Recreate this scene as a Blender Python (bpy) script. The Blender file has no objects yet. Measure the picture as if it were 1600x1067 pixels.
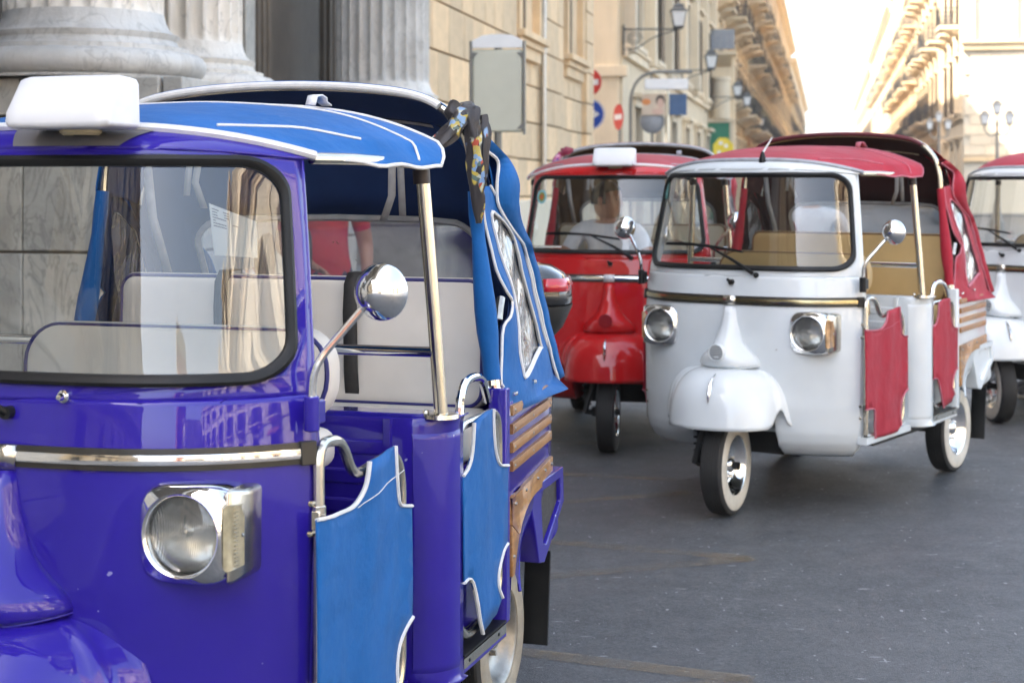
import bpy, bmesh, math, random
from math import sin, cos, pi, radians, sqrt, atan2
from mathutils import Vector, Matrix
from mathutils.geometry import tessellate_polygon

random.seed(7)
SC = bpy.context.scene
COL = SC.collection

# ------------------------------------------------------------------ camera
cam_data = bpy.data.cameras.new('camera')
cam = bpy.data.objects.new('camera', cam_data)
COL.objects.link(cam)
cam.location = (0, 0, 1.65)
cam.rotation_euler = (radians(90), 0, 0)
cam_data.sensor_width = 36.0
cam_data.lens = 57.08
cam_data.shift_y = -0.1518
cam_data.clip_start = 0.05
cam_data.clip_end = 3000
cam_data.dof.use_dof = True
cam_data.dof.focus_distance = 4.6
cam_data.dof.aperture_fstop = 5.0
SC.camera = cam

# ------------------------------------------------------------------ daylight
SUN_TO = Vector((-0.93, -0.34, 0)).normalized()      # horizontal direction towards the sun
SUN_EL = radians(48)
world = bpy.data.worlds.new('World')
SC.world = world
world.use_nodes = True
wn = world.node_tree.nodes
wl = world.node_tree.links
wn.clear()
w_out = wn.new('ShaderNodeOutputWorld')
w_bg = wn.new('ShaderNodeBackground')
w_sky = wn.new('ShaderNodeTexSky')
w_sky.sky_type = 'NISHITA'
w_sky.sun_disc = False
w_sky.sun_elevation = SUN_EL
w_sky.sun_rotation = atan2(SUN_TO.x, SUN_TO.y)
w_sky.air_density = 0.7
w_sky.dust_density = 4.0
w_sky.ozone_density = 0.0
w_bg.inputs['Strength'].default_value = 0.12
w_hs = wn.new('ShaderNodeHueSaturation')      # hazy, milky summer sky
w_hs.inputs['Saturation'].default_value = 0.78
w_hs.inputs['Hue'].default_value = 0.485
wl.new(w_sky.outputs[0], w_hs.inputs['Color'])
wl.new(w_hs.outputs[0], w_bg.inputs['Color'])
wl.new(w_bg.outputs[0], w_out.inputs['Surface'])

sun_data = bpy.data.lights.new('sun', 'SUN')
sun_data.energy = 3.2
sun_data.angle = radians(0.5)
sun_data.color = (1.0, 0.93, 0.82)
sun = bpy.data.objects.new('sun', sun_data)
COL.objects.link(sun)
sd = Vector((SUN_TO.x * cos(SUN_EL), SUN_TO.y * cos(SUN_EL), sin(SUN_EL)))
sun.rotation_euler = sd.to_track_quat('Z', 'Y').to_euler()
sun.location = (-30, -10, 60)

SC.view_settings.view_transform = 'Standard'
SC.view_settings.look = 'None'
SC.view_settings.gamma = 1.0
SC.view_settings.use_curve_mapping = False
SC.view_settings.exposure = 3.1
SC.cycles.max_bounces = 8
SC.cycles.transparent_max_bounces = 24
SC.cycles.caustics_reflective = False
SC.cycles.caustics_refractive = False
SC.cycles.use_denoising = True

# ------------------------------------------------------------------ mesh helpers
class MB:
    """collects shapes, then links them as ONE mesh object"""
    def __init__(self):
        self.v = []; self.f = []; self.m = []
    def add(self, vs, fs, mi=0):
        b = len(self.v)
        self.v += [tuple(p) for p in vs]
        self.f += [tuple(i + b for i in f) for f in fs]
        self.m += [mi] * len(fs)
        return self
    def box(self, c, s, mi=0, rz=0, rx=0, ry=0):
        x, y, z = s[0] / 2, s[1] / 2, s[2] / 2
        vs = [Vector((a * x, b * y, d * z)) for a in (-1, 1) for b in (-1, 1) for d in (-1, 1)]
        if rz or rx or ry:
            R = Matrix.Rotation(rz, 3, 'Z') @ Matrix.Rotation(ry, 3, 'Y') @ Matrix.Rotation(rx, 3, 'X')
            vs = [R @ p for p in vs]
        vs = [p + Vector(c) for p in vs]
        return self.add(vs, [(0, 1, 3, 2), (4, 6, 7, 5), (0, 4, 5, 1), (2, 3, 7, 6), (0, 2, 6, 4), (1, 5, 7, 3)], mi)
    def loft(self, rings, closed=True, cap0=False, cap1=False, mi=0):
        n = len(rings[0]); vs = [p for r in rings for p in r]; fs = []
        for i in range(len(rings) - 1):
            for j in range(n if closed else n - 1):
                k = (j + 1) % n
                fs.append((i * n + j, i * n + k, (i + 1) * n + k, (i + 1) * n + j))
        if cap0: fs.append(tuple(reversed(range(n))))
        if cap1: fs.append(tuple(range((len(rings) - 1) * n, len(rings) * n)))
        return self.add(vs, fs, mi)
    def grid(self, fn, nu, nv, mi=0):
        vs = [fn(i / nu, j / nv) for j in range(nv + 1) for i in range(nu + 1)]
        fs = [(j * (nu + 1) + i, j * (nu + 1) + i + 1, (j + 1) * (nu + 1) + i + 1, (j + 1) * (nu + 1) + i)
              for j in range(nv) for i in range(nu)]
        return self.add(vs, fs, mi)
    def tube(self, pts, r, n=10, closed=False, mi=0, sq=1.0, caps=True):
        """round tube along pts; r number or list; sq flattens the section"""
        P = [Vector(p) for p in pts]
        m = len(P)
        T = []
        for i in range(m):
            a = P[(i - 1) % m] if (closed or i > 0) else P[i]
            b = P[(i + 1) % m] if (closed or i < m - 1) else P[i]
            t = b - a
            T.append(t.normalized() if t.length > 1e-9 else Vector((0, 0, 1)))
        up = Vector((0, 0, 1)) if abs(T[0].z) < 0.9 else Vector((0, 1, 0))
        nrm = (up - T[0] * up.dot(T[0])).normalized()
        rings = []
        for i in range(m):
            nrm = nrm - T[i] * nrm.dot(T[i])
            nrm = nrm.normalized() if nrm.length > 1e-6 else T[i].orthogonal().normalized()
            bi = T[i].cross(nrm)
            rr = r[i] if isinstance(r, (list, tuple)) else r
            rings.append([P[i] + (nrm * cos(2 * pi * k / n) + bi * sin(2 * pi * k / n) * sq) * rr for k in range(n)])
        if closed:
            rings.append(rings[0])
            return self.loft(rings, True, mi=mi)
        return self.loft(rings, True, caps, caps, mi)
    def lathe(self, prof, n=32, o=(0, 0, 0), ax='Z', mi=0, a0=0, a1=2 * pi):
        """prof: (radius, height) list, turned about ax through o"""
        full = abs(a1 - a0 - 2 * pi) < 1e-6
        k = n if full else n + 1
        rings = []
        for r, h in prof:
            ring = []
            for i in range(k):
                a = a0 + (a1 - a0) * i / n
                c, s = r * cos(a), r * sin(a)
                p = {'Z': (c, s, h), 'X': (h, c, s), 'Y': (s, h, c)}[ax]
                ring.append(Vector(p) + Vector(o))
            rings.append(ring)
        return self.loft(rings, full, mi=mi)
    def prism(self, poly, fn, t, mi=0):
        """flat polygon of 2D points; fn(a, b, d) -> 3D with d = 0 (front) or t (back)"""
        n = len(poly)
        tri = tessellate_polygon([[Vector((a, b, 0)) for a, b in poly]])
        vs = [fn(a, b, 0) for a, b in poly] + [fn(a, b, t) for a, b in poly]
        fs = [tuple(q) for q in tri] + [tuple(i + n for i in reversed(q)) for q in tri]
        fs += [(i, (i + 1) % n, n + (i + 1) % n, n + i) for i in range(n)]
        return self.add(vs, fs, mi)
    def mirror(self):
        o = MB()
        o.v = [(-x, y, z) for x, y, z in self.v]
        o.f = [tuple(reversed(f)) for f in self.f]
        o.m = list(self.m)
        return o
    def move(self, d, rz=0):
        R = Matrix.Rotation(rz, 3, 'Z')
        self.v = [tuple(R @ Vector(p) + Vector(d)) for p in self.v]
        return self
    def mesh(self, name, mats, sharp=35, weld=False):
        me = bpy.data.meshes.new(name)
        me.from_pydata(self.v, [], self.f)
        bm = bmesh.new(); bm.from_mesh(me)
        if weld: bmesh.ops.remove_doubles(bm, verts=bm.verts, dist=1e-5)
        bmesh.ops.recalc_face_normals(bm, faces=bm.faces)
        bm.to_mesh(me); bm.free()
        if not isinstance(mats, (list, tuple)): mats = [mats]
        for m in mats: me.materials.append(m)
        if len(me.polygons) == len(self.m):
            me.polygons.foreach_set('material_index', self.m)
        me.polygons.foreach_set('use_smooth', [True] * len(me.polygons))
        me.set_sharp_from_angle(angle=radians(sharp))
        me.update()
        return me
    def obj(self, name, mats, parent=None, sharp=35, bevel=0, seg=2, solid=0, soff=0, sub=0, weld=False):
        me = self.mesh(name, mats, sharp, weld)
        return link(name, me, parent, bevel, seg, solid, soff, sub)

def link(name, me, parent=None, bevel=0, seg=2, solid=0, soff=0, sub=0, loc=(0, 0, 0), rz=0):
    o = bpy.data.objects.new(name, me)
    COL.objects.link(o)
    o.parent = parent
    o.location = loc
    o.rotation_euler = (0, 0, rz)
    if solid:
        k = o.modifiers.new('thickness', 'SOLIDIFY'); k.thickness = solid; k.offset = soff
    if bevel:
        k = o.modifiers.new('bevel', 'BEVEL'); k.width = bevel; k.segments = seg; k.limit_method = 'ANGLE'; k.angle_limit = radians(40)
    if sub:
        k = o.modifiers.new('smooth', 'SUBSURF'); k.levels = sub; k.render_levels = sub
    return o

def tag(o, label=None, cat=None, group=None, kind=None):
    if label: o['label'] = label
    if cat: o['category'] = cat
    if group: o['group'] = group
    if kind: o['kind'] = kind
    return o

def thing(name, label, cat, loc=(0, 0, 0), rz=0, group=None):
    o = bpy.data.objects.new(name, None)
    COL.objects.link(o)
    o.location = loc
    o.rotation_euler = (0, 0, rz)
    o.empty_display_size = 0.1
    return tag(o, label, cat, group)

def interp(tab, t):
    if t <= tab[0][0]: return tab[0][1]
    for (a, p), (b, q) in zip(tab, tab[1:]):
        if t <= b:
            return p + (q - p) * (t - a) / (b - a)
    return tab[-1][1]

def sm(a, b, x):
    t = min(1, max(0, (x - a) / (b - a)))
    return t * t * (3 - 2 * t)

def catmull(pts, k=8, closed=False):
    P = [Vector(p) for p in pts]; n = len(P); out = []
    for i in range(n if closed else n - 1):
        g = lambda j: P[j % n] if closed else P[min(max(j, 0), n - 1)]
        p0, p1, p2, p3 = g(i - 1), g(i), g(i + 1), g(i + 2)
        for s in range(k):
            t = s / k
            out.append(0.5 * ((2 * p1) + (p2 - p0) * t + (2 * p0 - 5 * p1 + 4 * p2 - p3) * t * t + (3 * p1 - p0 - 3 * p2 + p3) * t ** 3))
    if not closed: out.append(P[-1])
    return out

def fillet(pts, r, k=5):
    """polyline with rounded corners"""
    P = [Vector(p) for p in pts]; out = [P[0]]
    for i in range(1, len(P) - 1):
        a, b, c = P[i - 1], P[i], P[i + 1]
        d1 = min(r, (a - b).length * .49); d2 = min(r, (c - b).length * .49)
        p, q = b + (a - b).normalized() * d1, b + (c - b).normalized() * d2
        for s in range(k + 1):
            t = s / k
            out.append(p * (1 - t) ** 2 + b * 2 * t * (1 - t) + q * t * t)
    out.append(P[-1])
    return out

def rrect(hw, hh, r, k=6):
    """rounded rectangle, 2D points, centre 0; starts at the right side, counter-clockwise"""
    out = []
    for cx, cy, a0 in ((hw - r, hh - r, 0), (-hw + r, hh - r, pi / 2), (-hw + r, -hh + r, pi), (hw - r, -hh + r, 1.5 * pi)):
        for i in range(k + 1):
            a = a0 + i / k * pi / 2
            out.append((cx + r * cos(a), cy + r * sin(a)))
    return out

def rbox(w, d, h, r, top=0.0):
    """cushion-like rounded box (MB), centre 0: w x d x h"""
    m = MB(); rings = []
    n = 5
    for i in range(n + 1):
        a = -pi / 2 + i / n * pi / 2
        rings.append((r * (1 - cos(a)), -h / 2 + r + r * sin(a)))
    for i in range(n + 1):
        a = i / n * pi / 2
        rings.append((r * (1 - cos(a)), h / 2 - r + r * sin(a)))
    R = []
    for ins, z in rings:
        R.append([Vector((x, y, z)) for x, y in rrect(w / 2 - ins, d / 2 - ins, max(r - ins * .6, .004), 4)])
    m.loft(R, True, True, True)
    return m

# ------------------------------------------------------------------ materials
def new_mat(name):
    m = bpy.data.materials.new(name)
    m.use_nodes = True
    nt = m.node_tree
    return m, nt, nt.nodes['Principled BSDF']

def nn(nt, t, **kw):
    n = nt.nodes.new(t)
    for k, v in kw.items():
        setattr(n, k, v)
    return n

def coords(nt, scale=(1, 1, 1), out='Object', rot=(0, 0, 0)):
    tc = nn(nt, 'ShaderNodeTexCoord'); mp = nn(nt, 'ShaderNodeMapping')
    mp.inputs['Scale'].default_value = scale
    mp.inputs['Rotation'].default_value = rot
    nt.links.new(tc.outputs[out], mp.inputs['Vector'])
    return mp.outputs['Vector']

def noise(nt, vec, scale, detail=4, rough=.55, dist=0):
    n = nn(nt, 'ShaderNodeTexNoise')
    n.inputs['Scale'].default_value = scale
    n.inputs['Detail'].default_value = detail
    n.inputs['Roughness'].default_value = rough
    n.inputs['Distortion'].default_value = dist
    nt.links.new(vec, n.inputs['Vector'])
    return n.outputs['Fac']

def ramp(nt, fac, stops):
    r = nn(nt, 'ShaderNodeValToRGB')
    e = r.color_ramp.elements
    while len(e) < len(stops): e.new(.5)
    for el, (p, c) in zip(e, stops):
        el.position = p
        el.color = (c, c, c, 1) if isinstance(c, (int, float)) else (*c, 1)
    nt.links.new(fac, r.inputs['Fac'])
    return r.outputs['Color']

def mixc(nt, fac, a, b, mode='MIX'):
    m = nn(nt, 'ShaderNodeMix', data_type='RGBA', blend_type=mode)
    for s, v in ((0, fac), (6, a), (7, b)):
        if isinstance(v, (int, float)): m.inputs[s].default_value = v
        elif isinstance(v, tuple): m.inputs[s].default_value = (*v, 1)
        else: nt.links.new(v, m.inputs[s])
    return m.outputs[2]

def bump(nt, b, h, strength=.3, dist=.01):
    n = nn(nt, 'ShaderNodeBump')
    n.inputs['Strength'].default_value = strength
    n.inputs['Distance'].default_value = dist
    nt.links.new(h, n.inputs['Height'])
    nt.links.new(n.outputs[0], b.inputs['Normal'])

def plain(name, c, rough=.5, metal=0, coat=0, var=.12, vs=6, bs=0, bscale=80, spec=.5, bd=.002, emit=0):
    m, nt, b = new_mat(name)
    v = coords(nt)
    if var:
        f = noise(nt, v, vs, 5)
        lo = tuple(max(0, x * (1 - var)) for x in c); hi = tuple(min(1, x * (1 + var)) for x in c)
        nt.links.new(mixc(nt, ramp(nt, f, [(.3, 0.0), (.7, 1.0)]), lo, hi), b.inputs['Base Color'])
    else:
        b.inputs['Base Color'].default_value = (*c, 1)
    b.inputs['Roughness'].default_value = rough
    b.inputs['Metallic'].default_value = metal
    b.inputs['Specular IOR Level'].default_value = spec
    b.inputs['Coat Weight'].default_value = coat
    b.inputs['Coat Roughness'].default_value = .04
    if bs: bump(nt, b, noise(nt, v, bscale, 3), bs, bd)
    return m

def paint(name, c, scuff=(.7, .7, .75), dirt=.25):
    """glossy vehicle enamel: slight orange peel, road dust low down, thin scratches and chips"""
    m, nt, b = new_mat(name)
    v = coords(nt)
    f1 = noise(nt, v, 2.2, 4)
    base = mixc(nt, ramp(nt, f1, [(.3, 0.0), (.75, 1.0)]), tuple(x * .9 for x in c), tuple(min(1, x * 1.08) for x in c))
    vs = coords(nt, (70, 70, 9), rot=(.3, .5, .2))
    sc = ramp(nt, noise(nt, vs, 1.0, 2, .4), [(.765, 0.0), (.785, 1.0)])
    chips = ramp(nt, noise(nt, v, 34, 2, .5), [(.74, 0.0), (.76, 1.0)])
    spots = mixc(nt, 1.0, sc, chips, 'LIGHTEN')
    where = ramp(nt, noise(nt, v, 3.1, 2), [(.52, 0.0), (.64, 1.0)])
    msk = mixc(nt, 1.0, spots, where, 'MULTIPLY')
    base = mixc(nt, msk, base, scuff)
    dust = ramp(nt, noise(nt, v, 5, 6, .7), [(.45, 0.0), (.8, dirt)])
    base = mixc(nt, dust, base, tuple(x * .8 + .035 for x in c))
    nt.links.new(base, b.inputs['Base Color'])
    b.inputs['Roughness'].default_value = .3
    b.inputs['Specular IOR Level'].default_value = .06
    b.inputs['Coat Weight'].default_value = 1.0
    rr = ramp(nt, noise(nt, v, 7, 5, .65), [(.3, .0), (.8, .035)])
    nt.links.new(rr, b.inputs['Coat Roughness'])
    n = nn(nt, 'ShaderNodeBump'); n.inputs['Strength'].default_value = .09; n.inputs['Distance'].default_value = .02
    nt.links.new(noise(nt, v, 3.2, 1), n.inputs['Height'])
    nt.links.new(n.outputs[0], b.inputs['Coat Normal'])
    nt.links.new(n.outputs[0], b.inputs['Normal'])
    return m

def canvas(name, c, sheen=.25):
    m, nt, b = new_mat(name)
    v = coords(nt)
    f = noise(nt, v, 4, 5, .6)
    base = mixc(nt, ramp(nt, f, [(.3, 0.0), (.72, 1.0)]), tuple(x * .84 for x in c), tuple(min(1, x * 1.12) for x in c))
    st = ramp(nt, noise(nt, coords(nt, (1, 1, .3)), 14, 4, .7), [(.56, 0.0), (.8, .22)])
    base = mixc(nt, st, base, tuple(x * .55 + .03 for x in c))
    nt.links.new(base, b.inputs['Base Color'])
    b.inputs['Roughness'].default_value = .65
    b.inputs['Specular IOR Level'].default_value = .22
    b.inputs['Sheen Weight'].default_value = sheen
    b.inputs['Sheen Roughness'].default_value = .5
    w = nn(nt, 'ShaderNodeTexNoise'); w.inputs['Scale'].default_value = 9; w.inputs['Detail'].default_value = 5
    nt.links.new(v, w.inputs['Vector'])
    b1 = nn(nt, 'ShaderNodeBump'); b1.inputs['Strength'].default_value = .5; b1.inputs['Distance'].default_value = .02
    nt.links.new(w.outputs['Fac'], b1.inputs['Height'])
    fine = nn(nt, 'ShaderNodeTexNoise'); fine.inputs['Scale'].default_value = 420
    nt.links.new(v, fine.inputs['Vector'])
    b2 = nn(nt, 'ShaderNodeBump'); b2.inputs['Strength'].default_value = .25; b2.inputs['Distance'].default_value = .001
    nt.links.new(fine.outputs['Fac'], b2.inputs['Height'])
    nt.links.new(b1.outputs[0], b2.inputs['Normal'])
    nt.links.new(b2.outputs[0], b.inputs['Normal'])
    return m

def pane(name, tint=(.93, .96, .95), refl=1.0, rough=0.0, wav=0, milk=0, ior=1.5):
    """thin clear sheet: Fresnel mix of see-through and mirror"""
    m, nt, b = new_mat(name)
    nt.nodes.remove(b)
    out = nt.nodes['Material Output']
    tr = nn(nt, 'ShaderNodeBsdfTransparent'); tr.inputs[0].default_value = (*tint, 1)
    gl = nn(nt, 'ShaderNodeBsdfGlossy'); gl.inputs['Roughness'].default_value = rough
    fr = nn(nt, 'ShaderNodeFresnel'); fr.inputs[0].default_value = ior
    mul = nn(nt, 'ShaderNodeMath', operation='MULTIPLY'); mul.inputs[1].default_value = 2.0 * refl; mul.use_clamp = True
    nt.links.new(fr.outputs[0], mul.inputs[0])
    mx = nn(nt, 'ShaderNodeMixShader')
    nt.links.new(mul.outputs[0], mx.inputs[0])
    nt.links.new(tr.outputs[0], mx.inputs[1]); nt.links.new(gl.outputs[0], mx.inputs[2])
    last = mx
    v = coords(nt)
    if wav:
        bn = nn(nt, 'ShaderNodeBump'); bn.inputs['Strength'].default_value = wav; bn.inputs['Distance'].default_value = .03
        nt.links.new(noise(nt, coords(nt, (9, 9, 3), rot=(.5, .2, 0)), 1.0, 3, .5, 1.2), bn.inputs['Height'])
        nt.links.new(bn.outputs[0], gl.inputs['Normal']); nt.links.new(bn.outputs[0], fr.inputs['Normal'])
    if milk:
        df = nn(nt, 'ShaderNodeBsdfDiffuse'); df.inputs[0].default_value = (.6, .6, .6, 1)
        m2 = nn(nt, 'ShaderNodeMixShader')
        nt.links.new(ramp(nt, noise(nt, v, 6, 5, .6), [(.3, milk * .5), (.75, milk)]), m2.inputs[0])
        nt.links.new(mx.outputs[0], m2.inputs[1]); nt.links.new(df.outputs[0], m2.inputs[2])
        last = m2
    nt.links.new(last.outputs[0], out.inputs[0])
    return m

def stone(name, c, var=.25, vs=1.5, rough=.75, bs=.35, bscale=18, vein=0, streak=.25, streakc=None):
    m, nt, b = new_mat(name)
    v = coords(nt, out='Object')
    gi = nn(nt, 'ShaderNodeObjectInfo')
    f = noise(nt, v, vs, 7, .6, .4)
    base = mixc(nt, ramp(nt, f, [(.28, 0.0), (.72, 1.0)]), tuple(x * (1 - var) for x in c), tuple(min(1, x * (1 + var * .7)) for x in c))
    rnd = mixc(nt, gi.outputs['Random'], (.80, .81, .82), (1.12, 1.08, 1.02))
    base = mixc(nt, 1.0, base, rnd, 'MULTIPLY')
    sv = coords(nt, (5, 5, .35))
    sk = ramp(nt, noise(nt, sv, 1.0, 6, .65), [(.5, 0.0), (.78, streak)])
    base = mixc(nt, sk, base, streakc or tuple(x * .45 for x in c))
    if vein:
        w = nn(nt, 'ShaderNodeTexNoise'); w.inputs['Scale'].default_value = 3.2; w.inputs['Detail'].default_value = 8; w.inputs['Distortion'].default_value = 2.0
        nt.links.new(coords(nt, (1, 1, .5), rot=(.6, .4, .3)), w.inputs['Vector'])
        vm = ramp(nt, w.outputs['Fac'], [(.475, 0.0), (.5, vein), (.525, 0.0)])
        base = mixc(nt, vm, base, tuple(x * .4 for x in c))
    nt.links.new(base, b.inputs['Base Color'])
    b.inputs['Roughness'].default_value = rough
    bump(nt, b, noise(nt, v, bscale, 6, .65), bs, .02)
    return m

CHROME = plain('chrome', (.82, .82, .82), .07, 1, var=.06, vs=20, bs=.03, bscale=12)
CHROME2 = plain('brushed_steel', (.62, .58, .5), .24, 1, var=.1, vs=30)
DKCHROME = plain('dull_metal', (.34, .33, .31), .35, 1, var=.2, vs=30)
BLACKM = plain('black_rubber', (.010, .010, .010), .45, spec=.3, var=.3, vs=9, bs=.1, bscale=60)
RUBBER = plain('tyre_rubber', (.022, .021, .02), .75, var=.35, vs=8, bs=.3, bscale=90)
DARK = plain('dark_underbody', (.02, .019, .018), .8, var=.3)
WHITEWALL = plain('whitewall', (.62, .58, .5), .6, var=.16, vs=9, bs=.1)
WHITEP = plain('white_plastic', (.74, .74, .75), .35, var=.03, vs=3, bs=.03, bscale=20)
HEMW = plain('white_hem', (.72, .71, .70), .7, var=.08, vs=30, bs=.3, bscale=300)
GREYSTRAP = plain('grey_strap', (.33, .32, .31), .8, var=.15, vs=20, bs=.4, bscale=200)
GLASS = pane('windscreen_glass', (.90, .93, .92), 1.25)
LENS = pane('lens_glass', (.93, .93, .9), 1.0, .02, 0, .12)
def flute():
    nt = LENS.node_tree
    w = nn(nt, 'ShaderNodeTexWave', bands_direction='X'); w.inputs['Scale'].default_value = 75; w.inputs['Distortion'].default_value = .6
    nt.links.new(coords(nt), w.inputs['Vector'])
    for n in list(nt.nodes):
        if n.type == 'BSDF_DIFFUSE':
            nt.links.new(ramp(nt, w.outputs['Fac'], [(.2, (.28, .27, .25)), (.8, (.85, .86, .88))]), n.inputs[0])  # bright and dark stripes paint the glints of a fluted lens
flute()
VINYL = pane('clear_vinyl', (.80, .80, .78), 1.5, .04, .5, .24)
VINYLR = pane('rear_vinyl', (.84, .85, .86), 1.2, .08, 0, .36)  # pale diffuse mix stands for sky reflection as well as cloudy vinyl
AMBER = plain('amber_lens', (.55, .18, .03), .2, coat=1, var=.1)
SMOKE = plain('clear_indicator', (.35, .31, .2), .2, coat=1, var=.25, vs=40)
RED_LENS = plain('red_lens', (.45, .01, .02), .15, coat=1, var=.05)
BELT = plain('seat_belt', (.035, .033, .032), .7, var=.2, vs=40, bs=.3, bscale=300)

def wood_mat():
    m, nt, b = new_mat('varnished_wood')
    v = coords(nt, (18, 2.2, 30))
    f = noise(nt, v, 1.0, 6, .65, .6)
    c = ramp(nt, f, [(.25, (.17, .068, .016)), (.5, (.36, .165, .042)), (.75, (.52, .27, .08))])
    wear = ramp(nt, noise(nt, coords(nt), 40, 4, .7), [(.55, 0.0), (.72, .5)])
    c = mixc(nt, wear, c, (.5, .36, .2))
    nt.links.new(c, b.inputs['Base Color'])
    b.inputs['Roughness'].default_value = .45
    b.inputs['Coat Weight'].default_value = .3
    bump(nt, b, f, .3, .004)
    return m
WOOD = wood_mat()

def noise_v(nt, v):
    n = nn(nt, 'ShaderNodeTexNoise'); n.inputs['Scale'].default_value = 2.5; n.inputs['Detail'].default_value = 6
    nt.links.new(v, n.inputs['Vector'])
    return n.outputs['Color']

def asphalt_mat():
    m, nt, b = new_mat('asphalt')
    v = coords(nt)
    big = noise(nt, v, .35, 5, .6)
    mid = noise(nt, v, 3.0, 6, .7)
    c = mixc(nt, ramp(nt, big, [(.3, 0.0), (.7, 1.0)]), (.048, .050, .053), (.080, .083, .087))
    c = mixc(nt, ramp(nt, mid, [(.35, 0.0), (.75, .65)]), c, (.10, .102, .106))
    # darker tyre-polished and oily patches
    oil = ramp(nt, noise(nt, coords(nt, (.7, .35, 1)), 1.0, 4, .6), [(.52, 0.0), (.74, .55)])
    c = mixc(nt, oil, c, (.030, .031, .034))
    gr = ramp(nt, noise(nt, v, 38, 4, .8), [(.36, 0.0), (.5, .5), (.66, 1.0)])
    c = mixc(nt, .55, c, mixc(nt, gr, (.42, .42, .42), (1.75, 1.75, 1.75)), 'MULTIPLY')
    gm = ramp(nt, noise(nt, v, 9, 5, .75), [(.34, 0.0), (.66, 1.0)])
    c = mixc(nt, .5, c, mixc(nt, gm, (.65, .65, .66), (1.4, 1.4, 1.38)), 'MULTIPLY')
    vor = nn(nt, 'ShaderNodeTexVoronoi'); vor.inputs['Scale'].default_value = 230
    nt.links.new(v, vor.inputs['Vector'])
    ag = nn(nt, 'ShaderNodeSeparateColor'); nt.links.new(vor.outputs['Color'], ag.inputs[0])
    c = mixc(nt, ramp(nt, ag.outputs[0], [(.78, 0.0), (.95, .55)]), c, (.17, .17, .18))
    c = mixc(nt, ramp(nt, ag.outputs[1], [(.7, 0.0), (.95, .45)]), c, (.02, .02, .022))
    # pale scratches, chips and flecks
    s1 = ramp(nt, noise(nt, coords(nt, (9, 42, 1), rot=(0, 0, .5)), 1.0, 2, .45), [(.715, 0.0), (.74, .8)])
    s2 = ramp(nt, noise(nt, coords(nt, (40, 10, 1), rot=(0, 0, -.3)), 1.0, 2, .45), [(.725, 0.0), (.75, .8)])
    s3 = ramp(nt, noise(nt, v, 26, 2, .5), [(.71, 0.0), (.73, .9)])
    ss = mixc(nt, 1.0, mixc(nt, 1.0, s1, s2, 'LIGHTEN'), s3, 'LIGHTEN')
    c = mixc(nt, ss, c, (.34, .34, .35))
    nt.links.new(c, b.inputs['Base Color'])
    rr = ramp(nt, noise(nt, v, 1.3, 5, .65), [(.3, .42), (.7, .68)])
    nt.links.new(rr, b.inputs['Roughness'])
    b1 = nn(nt, 'ShaderNodeBump'); b1.inputs['Strength'].default_value = .55; b1.inputs['Distance'].default_value = .004
    nt.links.new(vor.outputs['Distance'], b1.inputs['Height'])
    b2 = nn(nt, 'ShaderNodeBump'); b2.inputs['Strength'].default_value = .3; b2.inputs['Distance'].default_value = .03
    nt.links.new(noise(nt, v, 2.2, 5, .6), b2.inputs['Height'])
    nt.links.new(b1.outputs[0], b2.inputs['Normal'])
    nt.links.new(b2.outputs[0], b.inputs['Normal'])
    return m
# ------------------------------------------------------------------ the street
HAZE = .0008
TH = atan2(490, 2537)                    # the street runs this much to the right of the view axis
CT, ST = cos(TH), sin(TH)
def street(o, s, z=0.0):
    """o = metres to the right of the street axis through the camera, s = metres along it"""
    return Vector((o * CT + s * ST, -o * ST + s * CT, z))
def s_at(o, Z): return (Z + o * ST) / CT
def at_px(px, py, Z):
    """point seen at photo pixel px, py at depth Z"""
    return Vector(((px - 800) / 2537 * Z, Z, 1.65 + (290.6 - py) / 2537 * Z))

ASPH = asphalt_mat()
MARBLE = stone('grey_marble', (.53, .51, .465), .3, 2.2, .55, .35, 14, vein=.6, streak=.5, streakc=(.22, .19, .15))
MARBLE_C = stone('column_marble', (.69, .665, .625), .24, 1.6, .6, .4, 16, vein=.5, streak=.5, streakc=(.26, .22, .17))
OCHRE = stone('ochre_stone', (.76, .555, .335), .2, 1.3, .8, .35, 22, streak=.3, streakc=(.25, .16, .08))
OCHRE_D = stone('ochre_joint', (.24, .165, .09), .2, 2, .9)
SHADESTONE = stone('shaded_stone', (.12, .10, .08), .3, 1.2, .8, .3, 12)  # shade behind the columns is put into this stone's colour
DKWOOD = plain('dark_door_wood', (.035, .022, .012), .6, var=.3, vs=3)
BEIGE = stone('beige_render', (.62, .50, .33), .14, .5, .85, .2, 8, streak=.35, streakc=(.24, .19, .12))
BEIGE2 = stone('pale_render', (.70, .575, .40), .14, .5, .85, .2, 8, streak=.3, streakc=(.3, .24, .16))
OCHRE2 = stone('orange_render', (.68, .50, .29), .16, .5, .85, .2, 8, streak=.3)
CREAM2 = stone('cream_render', (.60, .54, .43), .10, .5, .85, .2, 8, streak=.2)
TRIM1 = stone('pale_trim', (.72, .60, .43), .1, 1, .8, .2, 10, streak=.25)
SHUT = plain('brown_shutter', (.10, .065, .035), .6, var=.3)
SHUTG = plain('green_shutter', (.04, .075, .055), .6, var=.3)
PANE = plain('window_glass_dark', (.03, .032, .035), .08, var=.2, coat=.5)
IRON = plain('black_iron', (.018, .018, .018), .5, var=.3)
AWN = [plain('orange_awning', (.50, .24, .06), .8, var=.2), plain('rust_awning', (.30, .11, .04), .8, var=.2), plain('cream_awning', (.55, .48, .35), .8, var=.15)]
PAVE = stone('paving_stone', (.20, .195, .185), .2, 1.4, .8, .3, 14)
KERB = stone('kerb_stone', (.26, .25, .235), .2, 1.4, .8, .3, 14)
BRICK = stone('red_brick', (.32, .11, .06), .25, 2.0, .85, .4, 30)

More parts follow.
